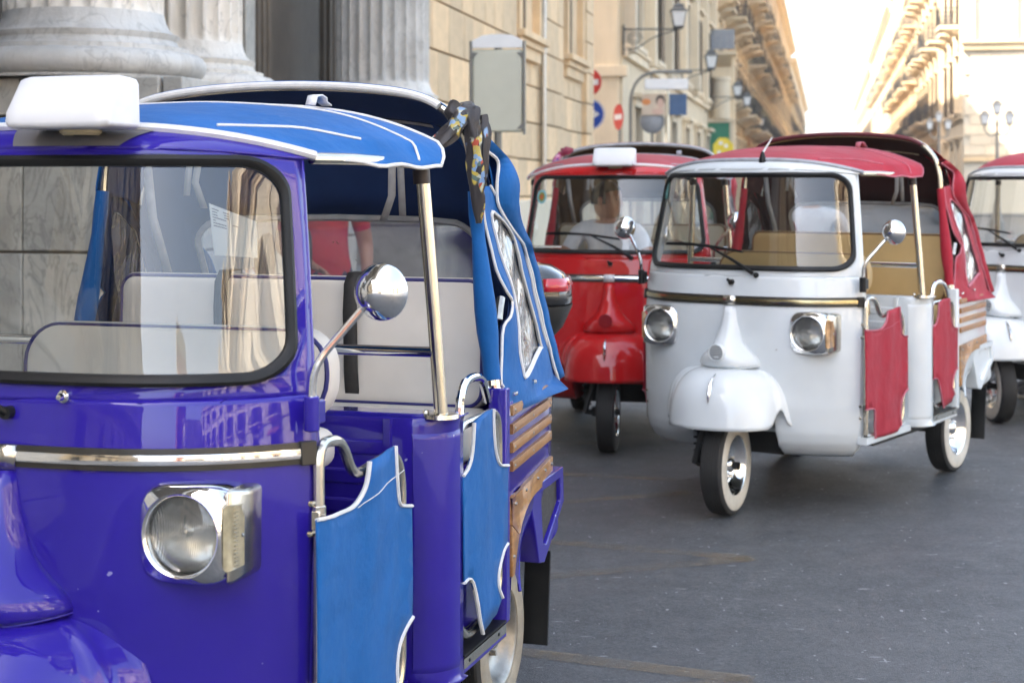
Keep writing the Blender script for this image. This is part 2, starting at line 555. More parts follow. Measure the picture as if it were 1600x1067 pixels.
m = MB().grid(lambda i, j: (-600 + 1200 * i, -300 + 1500 * j, 0), 1, 1)
tag(m.obj('road', ASPH), kind='structure')

# worn painted zigzag on the road
MARK = new_mat('worn_road_paint')
def mark_nodes():
    m, nt, b = MARK
    v = coords(nt)
    f = ramp(nt, noise(nt, v, 3.5, 8, .75), [(.38, 0.0), (.66, .5)])
    tr = nn(nt, 'ShaderNodeBsdfTransparent')
    mx = nn(nt, 'ShaderNodeMixShader')
    nt.links.new(f, mx.inputs[0]); nt.links.new(tr.outputs[0], mx.inputs[1]); nt.links.new(b.outputs[0], mx.inputs[2])
    b.inputs['Base Color'].default_value = (.27, .20, .12, 1); b.inputs['Roughness'].default_value = .8
    nt.links.new(mx.outputs[0], nt.nodes['Material Output'].inputs[0])
mark_nodes()
def gpx(x, y):
    Z = 2537 * 1.65 / (y - 290.6)
    return Vector(((x - 800) / 2537 * Z, Z, .004))
for a, b in (((872, 741), (1080, 751)), ((872, 786), (1080, 770)), ((846, 846), (1178, 873)), ((826, 904), (1176, 873)), ((812, 1019), (1176, 1064)), ((790, 1100), (1176, 1064)), ((840, 690), (960, 694))):
    p, q = gpx(*a), gpx(*b)
    d = (q - p).normalized(); nrm = Vector((-d.y, d.x, 0)) * .05
    k = 10
    m = MB().loft([[p + (q - p) * i / k + nrm, p + (q - p) * i / k - nrm] for i in range(k + 1)], False)
    tag(m.obj('road_marking', MARK[0]), kind='structure')

# pavements with kerbs
def ribbon_block(name, o0, o1, s0, s1, h, mat, bevel=.02, kind='structure'):
    vs = [street(o, s, z) for z in (0, h) for o, s in ((o0, s0), (o1, s0), (o1, s1), (o0, s1))]
    m = MB().add(vs, [(0, 1, 2, 3), (4, 5, 6, 7), (0, 1, 5, 4), (1, 2, 6, 5), (2, 3, 7, 6), (3, 0, 4, 7)])
    return tag(m.obj(name, mat, bevel=bevel), kind=kind)
ribbon_block('pavement', -9.0, -3.05, -40, 36.8, .13, PAVE)
ribbon_block('kerb', -3.046, -2.85, -40, 36.8, .14, KERB)
ribbon_block('pavement', -9.0, -3.4, 43.2, 420, .13, PAVE)
ribbon_block('pavement', 5.7, 20, 92, 420, .13, PAVE)

# ------------------------------------------------------------------ church with fluted columns
def frame(name, label, cat, o, s, group=None):
    p = street(o, s)
    return thing(name, label, cat, p, -TH, group)
# inside a frame: local x = to the right of the street axis, local y = along the street

def part(parent, name, mat, m, **kw): return m.obj(name, mat, parent, **kw)

church = frame('church', 'grey marble church front with fluted columns on a high pedestal and a dark recessed door', 'church', -5, 0)
m = MB().box((-9.5, 9.1, 9), (17, 22.2, 18))
part(church, 'wall', SHADESTONE, m)
m = MB().box((.2, 9.1, 12.6), (2.4, 22.2, 1.9)).box((.45, 9.1, 13.7), (3.2, 22.6, .35))
part(church, 'entablature', MARBLE, m, bevel=.05)
# pedestal walls of marble slabs
def pedestal(y0, y1, x0=-1.0, x1=.92):
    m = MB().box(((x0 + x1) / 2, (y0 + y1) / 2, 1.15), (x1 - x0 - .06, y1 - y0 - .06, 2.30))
    p = part(church, 'pedestal', SHADESTONE, m)
    rows = ((.02, .36, .06), (.37, 1.22, 0), (1.23, 2.09, 0), (2.10, 2.342, .03))
    for z0, z1, e in rows:
        L = y1 - y0; k = max(1, round(L / 1.35))
        for i in range(k):
            a, b = y0 + L * i / k + .004, y0 + L * (i + 1) / k - .004
            part(p, 'marble_slab', MARBLE, MB().box((x1 - .05 + e / 2, (a + b) / 2, (z0 + z1) / 2), (.1 + e, b - a, z1 - z0 - .008)), bevel=.008)
        k = 2
        for yy, sg in ((y0, 1), (y1, -1)):
            for i in range(k):
                a, b = x0 + (x1 - .11 - x0) * i / k + .004, x0 + (x1 - .11 - x0) * (i + 1) / k - .004
                part(p, 'marble_slab', MARBLE, MB().box(((a + b) / 2, yy + sg * (.05 - e / 2), (z0 + z1) / 2), (b - a, .1 + e, z1 - z0 - .008)), bevel=.008)
pedestal(-.6, 3.2)
pedestal(9.62, 13.6, -1.0, 1.0)
pedestal(16.9, 18.95)
def column(y, x=.07, r=.53, zb=2.346):
    root_m = MB(); N = 24
    zz = zb + .46
    rings = []
    hs = [(zz - .02, 0), (zz + .015, .55), (zz + .05, .9), (zz + .10, 1)] + [(zz + .1 + 8.6 * k / 10, 1) for k in range(1, 11)]
    for z, dpt in hs:
        rr = r * (1 - .14 * (max(0, z - zz) / 8.7) ** 1.6)
        ring = []
        for i in range(N):
            for k in range(8):
                t = k / 8
                a = 2 * pi * (i + t) / N
                if t < .18: q = 0
                else: q = abs(sin((t - .18) / .82 * pi)) ** .7
                ring.append(Vector((x + (rr - .062 * q * dpt) * cos(a), y + (rr - .062 * q * dpt) * sin(a), z)))
        rings.append(ring)
    sh = MB().loft(rings, True).obj('column', MARBLE_C, church, sharp=40)
    prof = [(r + .27, zb), (r + .275, zb + .02)]
    for k in range(9):
        a = -pi / 2 + k / 8 * pi
        prof.append((r + .20 + .085 * cos(a), zb + .105 + .085 * sin(a)))
    prof += [(r + .17, zb + .195), (r + .17, zb + .225), (r + .13, zb + .23), (r + .10, zb + .25), (r + .085, zb + .275), (r + .10, zb + .30), (r + .105, zb + .315), (r + .07, zb + .33), (r + .035, zb + .36), (r + .012, zb + .41), (r, zb + .46)]
    MB().lathe(prof, 64, (x, y, 0)).obj('base', MARBLE_C, sh, sharp=40)
    MB().lathe([(.45, zb + 9.15), (.5, zb + 9.3), (.7, zb + 9.8), (.75, zb + 10.1), (.001, zb + 10.1)], 32, (x, y, 0)).obj('capital', MARBLE_C, sh)
column(10.25); column(12.55, -.22); column(17.79); column(1.2, -.1)
# pilasters on the back wall
for y in (9.2, 13.7, 16.3, 19.35, 4.5):
    m = MB()
    for k in range(6):
        m.box((-.95, y - .42 + k * .168, 6.2), (.13, .10, 7.4))
    m.box((-1.0, y, 6), (.12, 1.05, 12)).box((-.93, y, 2.2), (.2, 1.12, .5))
    part(church, 'pilaster', SHADESTONE, m, bevel=.015)
dr = part(church, 'door_surround', MARBLE, MB().box((-.96, 14.0, 3.6), (.2, .28, 7.2)).box((-.96, 16.05, 3.6), (.2, .28, 7.2)).box((-.96, 15.0, 7.3), (.24, 2.4, .4)), bevel=.02)
for y in (14.55, 15.5):
    d = part(church, 'door_leaf', DKWOOD, MB().box((-.985, y, 3.5), (.06, .9, 7.0)), bevel=.01)
    for z in (1.1, 2.6, 4.1, 5.6):
        part(d, 'door_panel', DKWOOD, MB().box((-.95, y, z), (.05, .62, 1.1)), bevel=.02)
for k in range(4):
    part(church, 'step', MARBLE, MB().box((.25 - k * .16, 15.15, .13 + .085 + .17 * k), (2.2 - k * .32, 3.2, .17)), bevel=.012)

# ------------------------------------------------------------------ ochre building of squared blocks
ochre = frame('stone_building', 'ochre building of large squared stone blocks beside the church', 'building', -5.3, 20.2)
L = 15.9
part(ochre, 'wall', OCHRE_D, MB().box((-11.04, L / 2, 13.5), (22, L - .02, 27)))
unit = MB().box((0, 0, 0), (1, 1, 1)).mesh('stone_block', OCHRE)
# near the corner two window bays stand in shallow recesses
proud = lambda y: .14 if y < 6.6 else (0 if y < 9.6 else (.10 if y < 11.8 else (.02 if y < 14.8 else .13)))
bays = [(0, 6.6), (6.6, 9.6), (9.6, 11.8), (11.8, 14.8), (14.8, 15.9)]
holes = [(7.0, 9.2), (12.3, 14.6)]
ch = .665
rnd = random.Random(3)
for r in range(10):
    z0 = .13 + r * ch; z1 = z0 + ch
    for bi, (a, b) in enumerate(bays):
        y = a; first = True
        while y < b - .01:
            w = .62 + .4 * rnd.random()
            if first and r % 2: w *= .6
            first = False
            if b - y - w < .3: w = b - y
            inhole = any(y + w > h0 and y < h1 for h0, h1 in holes) and z0 > 3.9 and bi in (1, 3)
            e = proud((a + b) / 2) + rnd.uniform(-.003, .003)
            if not inhole and z0 < 6.4:
                o = link('stone_block', unit, ochre, bevel=.012, seg=1, loc=(e / 2 + .02, y + w / 2, (z0 + z1) / 2))
                o.scale = (.06 + e + .04, w - .022, ch - .032)
            y += w
for y0, y1 in holes:
    yc = (y0 + y1) / 2
    w = part(ochre, 'window', OCHRE, MB().box((.10, y0 + .10, 5.6), (.18, .2, 2.6)).box((.10, y1 - .10, 5.6), (.18, .2, 2.6)).box((.16, yc, 4.26), (.30, y1 - y0 + .3, .12)).box((.12, yc, 4.14), (.22, y1 - y0 + .16, .12)).box((.09, yc, 3.98), (.16, y1 - y0, .22)).box((.2, yc, 6.95), (.45, y1 - y0 + .5, .2)), bevel=.015)
    part(w, 'blind_panel', OCHRE, MB().box((.03, yc, 5.6), (.03, y1 - y0 - .4, 2.6)))
    part(w, 'shutter', SHUT, MB().box((.06, yc, 5.6), (.03, .08, 2.6)).box((.06, yc, 5.7), (.03, y1 - y0 - .4, .08)))
part(ochre, 'upper_wall', OCHRE, MB().box((-11, L / 2, 17.1), (22.3, L, 20.9)))  # unseen; enlarged with the wall core to shade the house end beyond
part(ochre, 'plinth', CREAM2, MB().box((.12, L / 2, .75), (.26, L, 1.3)), bevel=.02)
part(ochre, 'drainpipe', DKCHROME, MB().tube([(.17, 9.45, .2), (.17, 9.45, 4.2), (.17, 9.5, 5.2)], .05, 8))

# ------------------------------------------------------------------ town houses along the street
def win_mesh(w, h, mat, shut, key, _c={}):
    k = (w, h, mat.name, shut.name, key)
    if k not in _c:
        f = MB()
        t = .14
        f.box((.05, -w / 2 - t / 2, h / 2), (.16, t, h)).box((.05, w / 2 + t / 2, h / 2), (.16, t, h)).box((.07, 0, h + .12), (.2, w + 2 * t, .24)).box((.14, 0, h + .30), (.42, w + .55, .12))
        if key == 'win': f.box((.1, 0, -.07), (.3, w + .4, .14))
        p = MB().box((-.2, 0, h / 2), (.04, w, h)).box((-.17, 0, h / 2), (.06, .07, h)).box((-.17, 0, h * .68), (.06, w, .06))
        q = MB()
        for sg in (-1, 1):
            for z in range(int(h / .16)):
                q.box((.15, sg * (w / 2 + .18), .1 + z * .16), (.035, w * .5 - .08, .09), rx=0)
            q.box((.14, sg * (w / 2 + .18), h / 2), (.03, w * .5, h))
        _c[k] = (f.mesh('window', mat), p.mesh('pane', PANE), q.mesh('shutter', shut))
    return _c[k]
def balcony_mesh(w, mat, d=.95, _c={}):
    k = (w, mat.name, d)
    if k not in _c:
        m = MB().box((d / 2, 0, -.08), (d, w, .16)).box((d / 2 - .1, 0, -.20), (d - .2, w - .15, .08))
        for sg in (-.38, 0, .38):
            m.loft([[(0, sg * w - .09, -.24), (0, sg * w - .09, -.55), (d * .3, sg * w - .09, -.40), (d * .65, sg * w - .09, -.24)], [(0, sg * w + .09, -.24), (0, sg * w + .09, -.55), (d * .3, sg * w + .09, -.40), (d * .65, sg * w + .09, -.24)]], True, True, True)
        r = MB()
        for a, b in (((d - .05, -w / 2 + .05), (d - .05, w / 2 - .05)), ((0, -w / 2 + .05), (d - .05, -w / 2 + .05)), ((0, w / 2 - .05), (d - .05, w / 2 - .05))):
            n = max(2, int(sqrt((a[0] - b[0]) ** 2 + (a[1] - b[1]) ** 2) / .13))
            for i in range(n + 1):
                x, y = a[0] + (b[0] - a[0]) * i / n, a[1] + (b[1] - a[1]) * i / n
                r.box((x, y, .5), (.022, .022, 1.0))
            for z in (.08, 1.0):
                r.tube([(a[0], a[1], z), (b[0], b[1], z)], .025, 4)
        _c[k] = (m.mesh('balcony', mat), r.mesh('railing', IRON))
    return _c[k]

def house(name, label, side, o, s0, s1, H, wall, trim, shut, base_h, storey, nst, bay, pil=True, bal=(), group=None, endface=False, depth=12, proudpil=.16, roofc=True, quoin=False, awn=True):
    """side -1: stands left of the street and looks right; +1: the reverse. Walls have real openings."""
    root = frame(name, label, 'building', o, s0, group)
    L = s1 - s0
    sx = 1 if side < 0 else -1
    n = max(1, int(round(L / bay)))
    bw = L / n
    ww, wh = bw * .36, storey * .60
    # facade with openings
    m = MB()
    ys = [0]; op = []
    for i in range(n):
        c = (i + .5) * bw
        op.append((c - ww / 2, c + ww / 2)); ys += [c - ww / 2, c + ww / 2]
    ys.append(L)
    zs = [0, .2]; oz = []
    zs = [0]
    doorh = base_h * .74
    zs += [doorh]
    for k in range(nst):
        z = base_h + k * storey
        zs += [z + .35, z + .35 + wh]
    zs.append(H)
    for i in range(len(ys) - 1):
        for j in range(len(zs) - 1):
            isop = i % 2 == 1 and j % 2 == 0 and not (j == len(zs) - 1)
            y0, y1, z0, z1 = ys[i], ys[i + 1], zs[j], zs[j + 1]
            if isop:
                m.add([(0, y0, z0), (-sx * .3, y0, z0), (-sx * .3, y0, z1), (0, y0, z1)], [(0, 1, 2, 3)])
                m.add([(0, y1, z0), (-sx * .3, y1, z0), (-sx * .3, y1, z1), (0, y1, z1)], [(0, 1, 2, 3)])
                m.add([(0, y0, z1), (-sx * .3, y0, z1), (-sx * .3, y1, z1), (0, y1, z1)], [(0, 1, 2, 3)])
                m.add([(0, y0, z0), (-sx * .3, y0, z0), (-sx * .3, y1, z0), (0, y1, z0)], [(0, 1, 2, 3)])
            else:
                m.add([(0, y0, z0), (0, y1, z0), (0, y1, z1), (0, y0, z1)], [(0, 1, 2, 3)])
    D = -sx * depth
    m.add([(0, 0, 0), (D, 0, 0), (D, 0, H), (0, 0, H)], [(0, 1, 2, 3)])
    m.add([(0, L, 0), (D, L, 0), (D, L, H), (0, L, H)], [(0, 1, 2, 3)])
    m.add([(D, 0, 0), (D, L, 0), (D, L, H), (D, 0, H)], [(0, 1, 2, 3)])
    m.add([(0, 0, H), (D, 0, H), (D, L, H), (0, L, H)], [(0, 1, 2, 3)])
    m.obj('wall', wall, root, sharp=30)
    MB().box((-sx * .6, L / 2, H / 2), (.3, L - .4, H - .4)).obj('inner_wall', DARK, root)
    wf, wp, wq = win_mesh(round(ww, 2), round(wh, 2), trim, shut, 'win')
    df, dp, dq = win_mesh(round(ww, 2), round(doorh, 2), trim, shut, 'door')
    rz = 0 if sx > 0 else pi
    for i in range(n):
        c = (i + .5) * bw
        d = link('door', df, root, loc=(0, c, 0), rz=rz); link('pane', dp, d)
        for k in range(nst):
            z = base_h + k * storey + .35
            w = link('window', wf, root, loc=(0, c, z), rz=rz); link('pane', wp, w)
            if (i * 7 + k * 3) % 3 or k in bal:
                link('shutter', wq, w)
            if k in bal:
                bm_, rm_ = balcony_mesh(round(bw * (.50 if (i + k) % 2 else .62), 2), trim if (i + k) % 3 else BEIGE, 1.25 if (i * 3 + k) % 4 else .9)
                b = link('balcony', bm_, root, loc=(0, c, z), rz=rz); link('railing', rm_, b)
    if pil:
        for i in range(n + 1):
            y = min(max(i * bw, .3), L - .3)
            MB().box((sx * proudpil / 2, y, (H + base_h) / 2), (proudpil, .55, H - base_h)).obj('pilaster', trim, root, bevel=.02)
    for k in range(nst + 1):
        z = base_h + k * storey
        if z < H - .5:
            MB().box((sx * .06, L / 2, z), (.16, L + .04, .24)).box((sx * .09, L / 2, z + .17), (.24, L + .06, .10)).obj('string_course', trim, root, bevel=.02)
    for i in range(n):
        # cloth awnings over some doors, cooling units beside some windows
        c = (i + .5) * bw
        if (i * 5 + int(L)) % 4 == 1 and awn:
            m = MB(); z = doorh + .5; w_ = ww * 1.5
            m.loft([[Vector((sx * x, c + y, zz)) for x, zz in ((.03, z), (.6, z - .12), (1.15, z - .45), (1.15, z - .75))] for y in (-w_ / 2, -w_ / 6, w_ / 6, w_ / 2)], False)
            m.obj('awning', AWN[(i + int(L)) % len(AWN)], root, solid=.03)
        if (i * 3 + int(L)) % 5 == 2:
            z = base_h + storey * ((i * 7) % max(1, nst)) + .5
            MB().box((sx * .28, c + ww * .9, z), (.4, .85, .6)).obj('cooling_unit', TRIM1, root, bevel=.03)
    if roofc:
        m = MB().box((sx * .2, L / 2, H - .35), (.45, L + .06, .5)).box((sx * .42, L / 2, H + .02), (1.0, L + .1, .24))
        for i in range(int(L / .7)):
            m.box((sx * .42, .4 + i * .7, H - .2), (.7, .22, .26))
        m.obj('cornice', trim, root, bevel=.02)
    return root, sx

hA, _ = house('town_house', 'pale stone building with tall pilasters and a corner lamp, just past the side street', -1, -5.3, 43.0, 76, 21, BEIGE2, TRIM1, SHUT, 5.2, 5.0, 3, 5.2, proudpil=.34, bal=(), awn=False)
m = MB().box((-.5, -.06, 10), (.8, .14, 20)).box((-.8, -.10, 4.7), (1.9, .22, .3)).box((-2.6, -.05, 10), (.5, .1, 20)).box((-1.5, -.10, 9.4), (3, .22, .3))
m.obj('corner_pilaster', TRIM1, hA, bevel=.02)
hB, _ = house('town_house', 'beige house with balconies above a green shop front', -1, -5.35, 76.2, 111, 22, BEIGE, BEIGE2, SHUT, 5.6, 4.6, 3, 4.3, bal=(0, 1, 2))
hC, _ = house('town_house', 'ochre house with rows of balconies and a heavy bracketed cornice', -1, -5.3, 111.2, 160, 23, OCHRE2, CREAM2, SHUTG, 5.2, 4.4, 3, 4.4, bal=(0, 1, 2))
hD, _ = house('town_house', 'orange house far down the left side of the street', -1, -5.25, 160.2, 250, 22, OCHRE2, BEIGE2, SHUT, 5.2, 4.4, 3, 5.0, bal=(0, 2))
hE, _ = house('town_house', 'last pale house at the far end of the left side', -1, -5.2, 250.2, 420, 21, CREAM2, TRIM1, SHUT, 5.2, 4.4, 3, 8.0, bal=(1,), pil=False)
# right side: corner house first
RO = 7.5
s_c = s_at(RO, 90)
gA, _ = house('corner_house', 'cream corner house with a stone lower storey, nearest on the right side of the street', 1, RO, s_c, s_c + 14, 24, CREAM2, TRIM1, SHUT, 5.5, 4.8, 4, 4.6, bal=(1,), depth=16)
# its end wall, which looks down the square
m = MB()
def endwall(root, W, H, rows, mat, trim, side=1):
    ys = [0]; 
    cs = [4.3, 8.2, 12.1]
    for c in cs: ys += [c - .6, c + .6]
    ys.append(W); zs = [0]
    for z, h in rows: zs += [z, z + h]
    zs.append(H)
    m = MB()
    for i in range(len(ys) - 1):
        for j in range(len(zs) - 1):
            x0, x1, z0, z1 = ys[i] * side, ys[i + 1] * side, zs[j], zs[j + 1]
            y = -.25
            if i % 2 and j % 2:
                for q in ([(x0, y, z0), (x0, y + .24, z0), (x0, y + .24, z1), (x0, y, z1)], [(x1, y, z0), (x1, y + .24, z0), (x1, y + .24, z1), (x1, y, z1)], [(x0, y, z1), (x0, y + .24, z1), (x1, y + .24, z1), (x1, y, z1)], [(x0, y, z0), (x0, y + .24, z0), (x1, y + .24, z0), (x1, y, z0)]):
                    m.add(q, [(0, 1, 2, 3)])
            else:
                m.add([(x0, y, z0), (x1, y, z0), (x1, y, z1), (x0, y, z1)], [(0, 1, 2, 3)])
    m.obj('end_wall', mat, root)
    for c in cs:
        for z, h in rows:
            f = MB().box((side * c - .72, -.30, z + h / 2), (.2, .16, h)).box((side * c + .72, -.30, z + h / 2), (.2, .16, h)).box((side * c, -.32, z + h + .14), (1.7, .2, .24)).box((side * c, -.38, z + h + .34), (2.1, .4, .14)).box((side * c, -.34, z - .1), (1.9, .3, .18)).obj('window', trim, root, bevel=.02)
            MB().box((side * c, -.05, z + h / 2), (1.2, .04, h)).obj('pane', PANE, f)
            q = MB()
            for k in range(int(h / .2)): q.box((side * c, -.10, z + .1 + k * .2), (1.15, .03, .12))
            q.obj('shutter', SHUTG, f)
endwall(gA, 16, 24, [(.3, 2.1), (3.9, 1.9), (8.0, 2.6), (13, 2.6), (18, 2.4)], CREAM2, TRIM1)
MB().box((8, -.36, 9.3), (16.2, .36, .34)).box((8, -.42, 9.56), (16.4, .5, .14)).obj('string_course', OCHRE2, gA, bevel=.03)
MB().box((8, -.34, 3.1), (16.1, .22, .26)).obj('string_course', OCHRE2, gA, bevel=.03)
for r in range(10):
    for k in range(3):
        wd = 1.15
        MB().box((.55 + k * wd + (r % 2) * .35, -.30, 3.6 + r * .56), (wd - .03, .1, .53)).obj('stone_block', TRIM1, gA, bevel=.01)
for x in (.35, 2.6): MB().box((x, -.34, 16.8), (.5, .22, 14.2)).obj('pilaster', CREAM2, gA, bevel=.03)
MB().box((8, -.5, 23.6), (16.6, 1.0, .6)).obj('cornice', TRIM1, gA, bevel=.05)
gB, _ = house('town_house', 'weathered grey house with deep balconies behind the cream corner house', 1, RO - .25, s_c + 14.2, s_c + 40, 22, BEIGE2, BEIGE, SHUT, 5.6, 4.6, 3, 4.3, bal=(0, 1, 2))
gC, _ = house('town_house', 'sunlit cream house with rust-coloured balconies halfway down the right side', 1, RO - .1, s_c + 40.2, s_c + 95, 23, CREAM2, OCHRE2, SHUT, 5.2, 4.5, 3, 4.6, bal=(0, 1, 2))
gD, _ = house('town_house', 'sunlit pale house beyond the rust-coloured balconies on the right', 1, RO, s_c + 95.2, s_c + 180, 22, CREAM2, BEIGE2, SHUTG, 5.2, 4.5, 3, 5.5, bal=(0, 2))
gE, _ = house('town_house', 'last house in the haze on the right side of the street', 1, RO, s_c + 180.2, s_c + 330, 21, CREAM2, TRIM1, SHUT, 5.2, 4.5, 3, 8.0, bal=(1,), pil=False)

# buildings behind the viewer, seen only as reflections in chrome, paint and glass
b1, _ = house('town_house', 'beige palace behind the viewer', -1, -9.5, -70, -3.2, 17, BEIGE, TRIM1, SHUT, 5.0, 4.4, 3, 5.0, bal=(0,))
b2, _ = house('town_house', 'cream palace across the square', 1, 26, -60, 6, 15, CREAM2, TRIM1, SHUT, 5.0, 4.4, 3, 6.0, bal=(0,))
tw = frame('bell_tower', 'red brick bell tower behind the viewer', 'tower', 17, -78)
t = MB().box((0, 0, 13), (6, 6, 26)); t.obj('shaft', BRICK, tw)
MB().box((0, 0, 17.5), (6.5, 6.5, .5)).box((0, 0, 26.2), (6.8, 6.8, .7)).obj('cornice', TRIM1, tw)
for x in (-1.4, 1.4): MB().box((x, 3.02, 21.5), (1.3, .1, 4)).obj('window', DARK, tw)
b3, _ = house('town_house', 'long cream house closing the square behind the viewer', 1, 16, -66, -60.5, 12, CREAM2, TRIM1, SHUT, 5.0, 4.4, 1, 5.0)

# ------------------------------------------------------------------ thin summer haze along the street
hz, hnt, hb = new_mat('summer_haze')
hnt.nodes.remove(hb)
hv = nn(hnt, 'ShaderNodeVolumePrincipled')
hv.inputs['Color'].default_value = (.97, .95, .90, 1)
hv.inputs['Density'].default_value = HAZE
hnt.links.new(hv.outputs[0], hnt.nodes['Material Output'].inputs['Volume'])
if HAZE: tag(MB().box((0, 470, 14.5), (1180, 1160, 31)).obj('haze', hz), kind='stuff')
# ------------------------------------------------------------------ three-wheeled taxis
# vehicle frame: x = sideways, y = towards the rear (front wheel contact at 0), z = up
YF = [(.30, .17), (.33, .125), (.37, .09), (.42, .07), (.55, .052), (.8, .04), (.96, .04)] + [(.96 + .01 * i, .04 + .388 * (.01 * i) ** 2) for i in range(1, 26)] + [(1.75, .1612)]
AF = [(.33, 1.0), (1.07, 1.12), (1.21, 1.16), (1.75, 1.66)]
XE = [(.30, .54), (.33, .575), (.37, .596), (.45, .61), (1.07, .622), (1.21, .606), (1.75, .535)]
def S(u, z, d=0.0):
    """point on the cab's front skin; u = -1..1 across, d = distance proud of it"""
    xe = interp(XE, z); a = interp(AF, z); x = u * xe
    y = interp(YF, z) + a * abs(x) ** 3.24
    if d:
        sl = 3.24 * a * abs(x) ** 2.24
        n = Vector((math.copysign(sl, x), -1, 0)).normalized()
        return Vector((x, y, z)) + n * d
    return Vector((x, y, z))
def ztop(u): return 1.732 - .024 * abs(u) ** 4
def SX(x, z, d=0.0): return S(x / interp(XE, z), z, d)

def screen_ring(du=0.0, k=8, d=0.0):
    """windscreen outline on the skin, inset by du metres"""
    out = []
    zb, zt = 1.226, 1.717
    for a, b in rrect(.565 - du * .6, (zt - zb) / 2 - du, .085 - du * .5, k):
        z = (zb + zt) / 2 + b
        f = .962 * interp(XE, z)
        out.append((a / .565 * .962, z))
    return out

def strip_on(zc, h, d0, d1, u0=-.985, u1=.985, n=48):
    """raised moulding following the skin at height zc"""
    rings = []
    for i in range(n + 1):
        u = u0 + (u1 - u0) * i / n
        rings.append([S(u, zc - h / 2, d0), S(u, zc - h / 2, d1), S(u, zc, d1 + .002), S(u, zc + h / 2, d1), S(u, zc + h / 2, d0)])
    return MB().loft(rings, True, True, True)

def wheel(name, parent, loc, rz, ww, mats, r=.25, w=.115, outer=1):
    """outer: +1 / -1 side whose rim shows"""
    t = MB()
    hw = w / 2
    prof = [(.135, -hw * .8), (.15, -hw * .93), (.2, -hw * 1.02), (.228, -hw * .97), (.241, -hw * .86), (.246, -hw * .74)]
    gro = []
    for k in range(-3, 4):
        c = k * hw * .215
        rr = r - .0022 * abs(k) ** 1.5 * .5
        gro += [(rr, c - hw * .085), (rr, c + hw * .085), (rr - .006, c + hw * .09), (rr - .006, c + hw * .125)]
    prof += gro[:-2]
    prof += [(.246, hw * .74), (.241, hw * .86), (.228, hw * .97), (.2, hw * 1.02), (.15, hw * .93), (.135, hw * .8)]
    t.lathe(prof, 40, ax='X')
    root = t.obj(name, mats['tyre'], parent, sharp=28)
    root.location = loc; root.rotation_euler = (0, 0, rz)
    if ww:
        m = MB()
        for s in (1, -1):
            m.lathe([(.150, s * hw * .90), (.153, s * (hw * .97 + .003)), (.19, s * (hw * 1.03 + .003)), (.213, s * (hw * 1.02 + .002)), (.223, s * (hw * .985)), (.224, s * hw * .95)], 40, ax='X')
        m.obj('whitewall', mats['ww'], root)
    m = MB()
    for s in (1, -1):
        m.lathe([(.001, s * .006), (.05, s * .006), (.075, s * .0), (.095, s * .004), (.118, s * .018), (.128, s * hw * .62), (.138, s * hw * .9), (.147, s * hw * .97), (.151, s * hw * .93)], 36, ax='X')
        for i in range(5):
            a = 2 * pi * i / 5 + .3
            m.lathe([(.001, s * .022), (.008, s * .02), (.0095, s * .0), ], 8, (0, .078 * cos(a), .078 * sin(a)), 'X')
    m.obj('rim', mats['rim'], root, sharp=50)
    m = MB().lathe([(.001, outer * (hw * .78)), (.02, outer * (hw * .74)), (.036, outer * (hw * .55)), (.042, outer * hw * .3), (.048, outer * .0)], 24, ax='X')
    m.obj('hub_cap', mats['rim'], root)
    return root

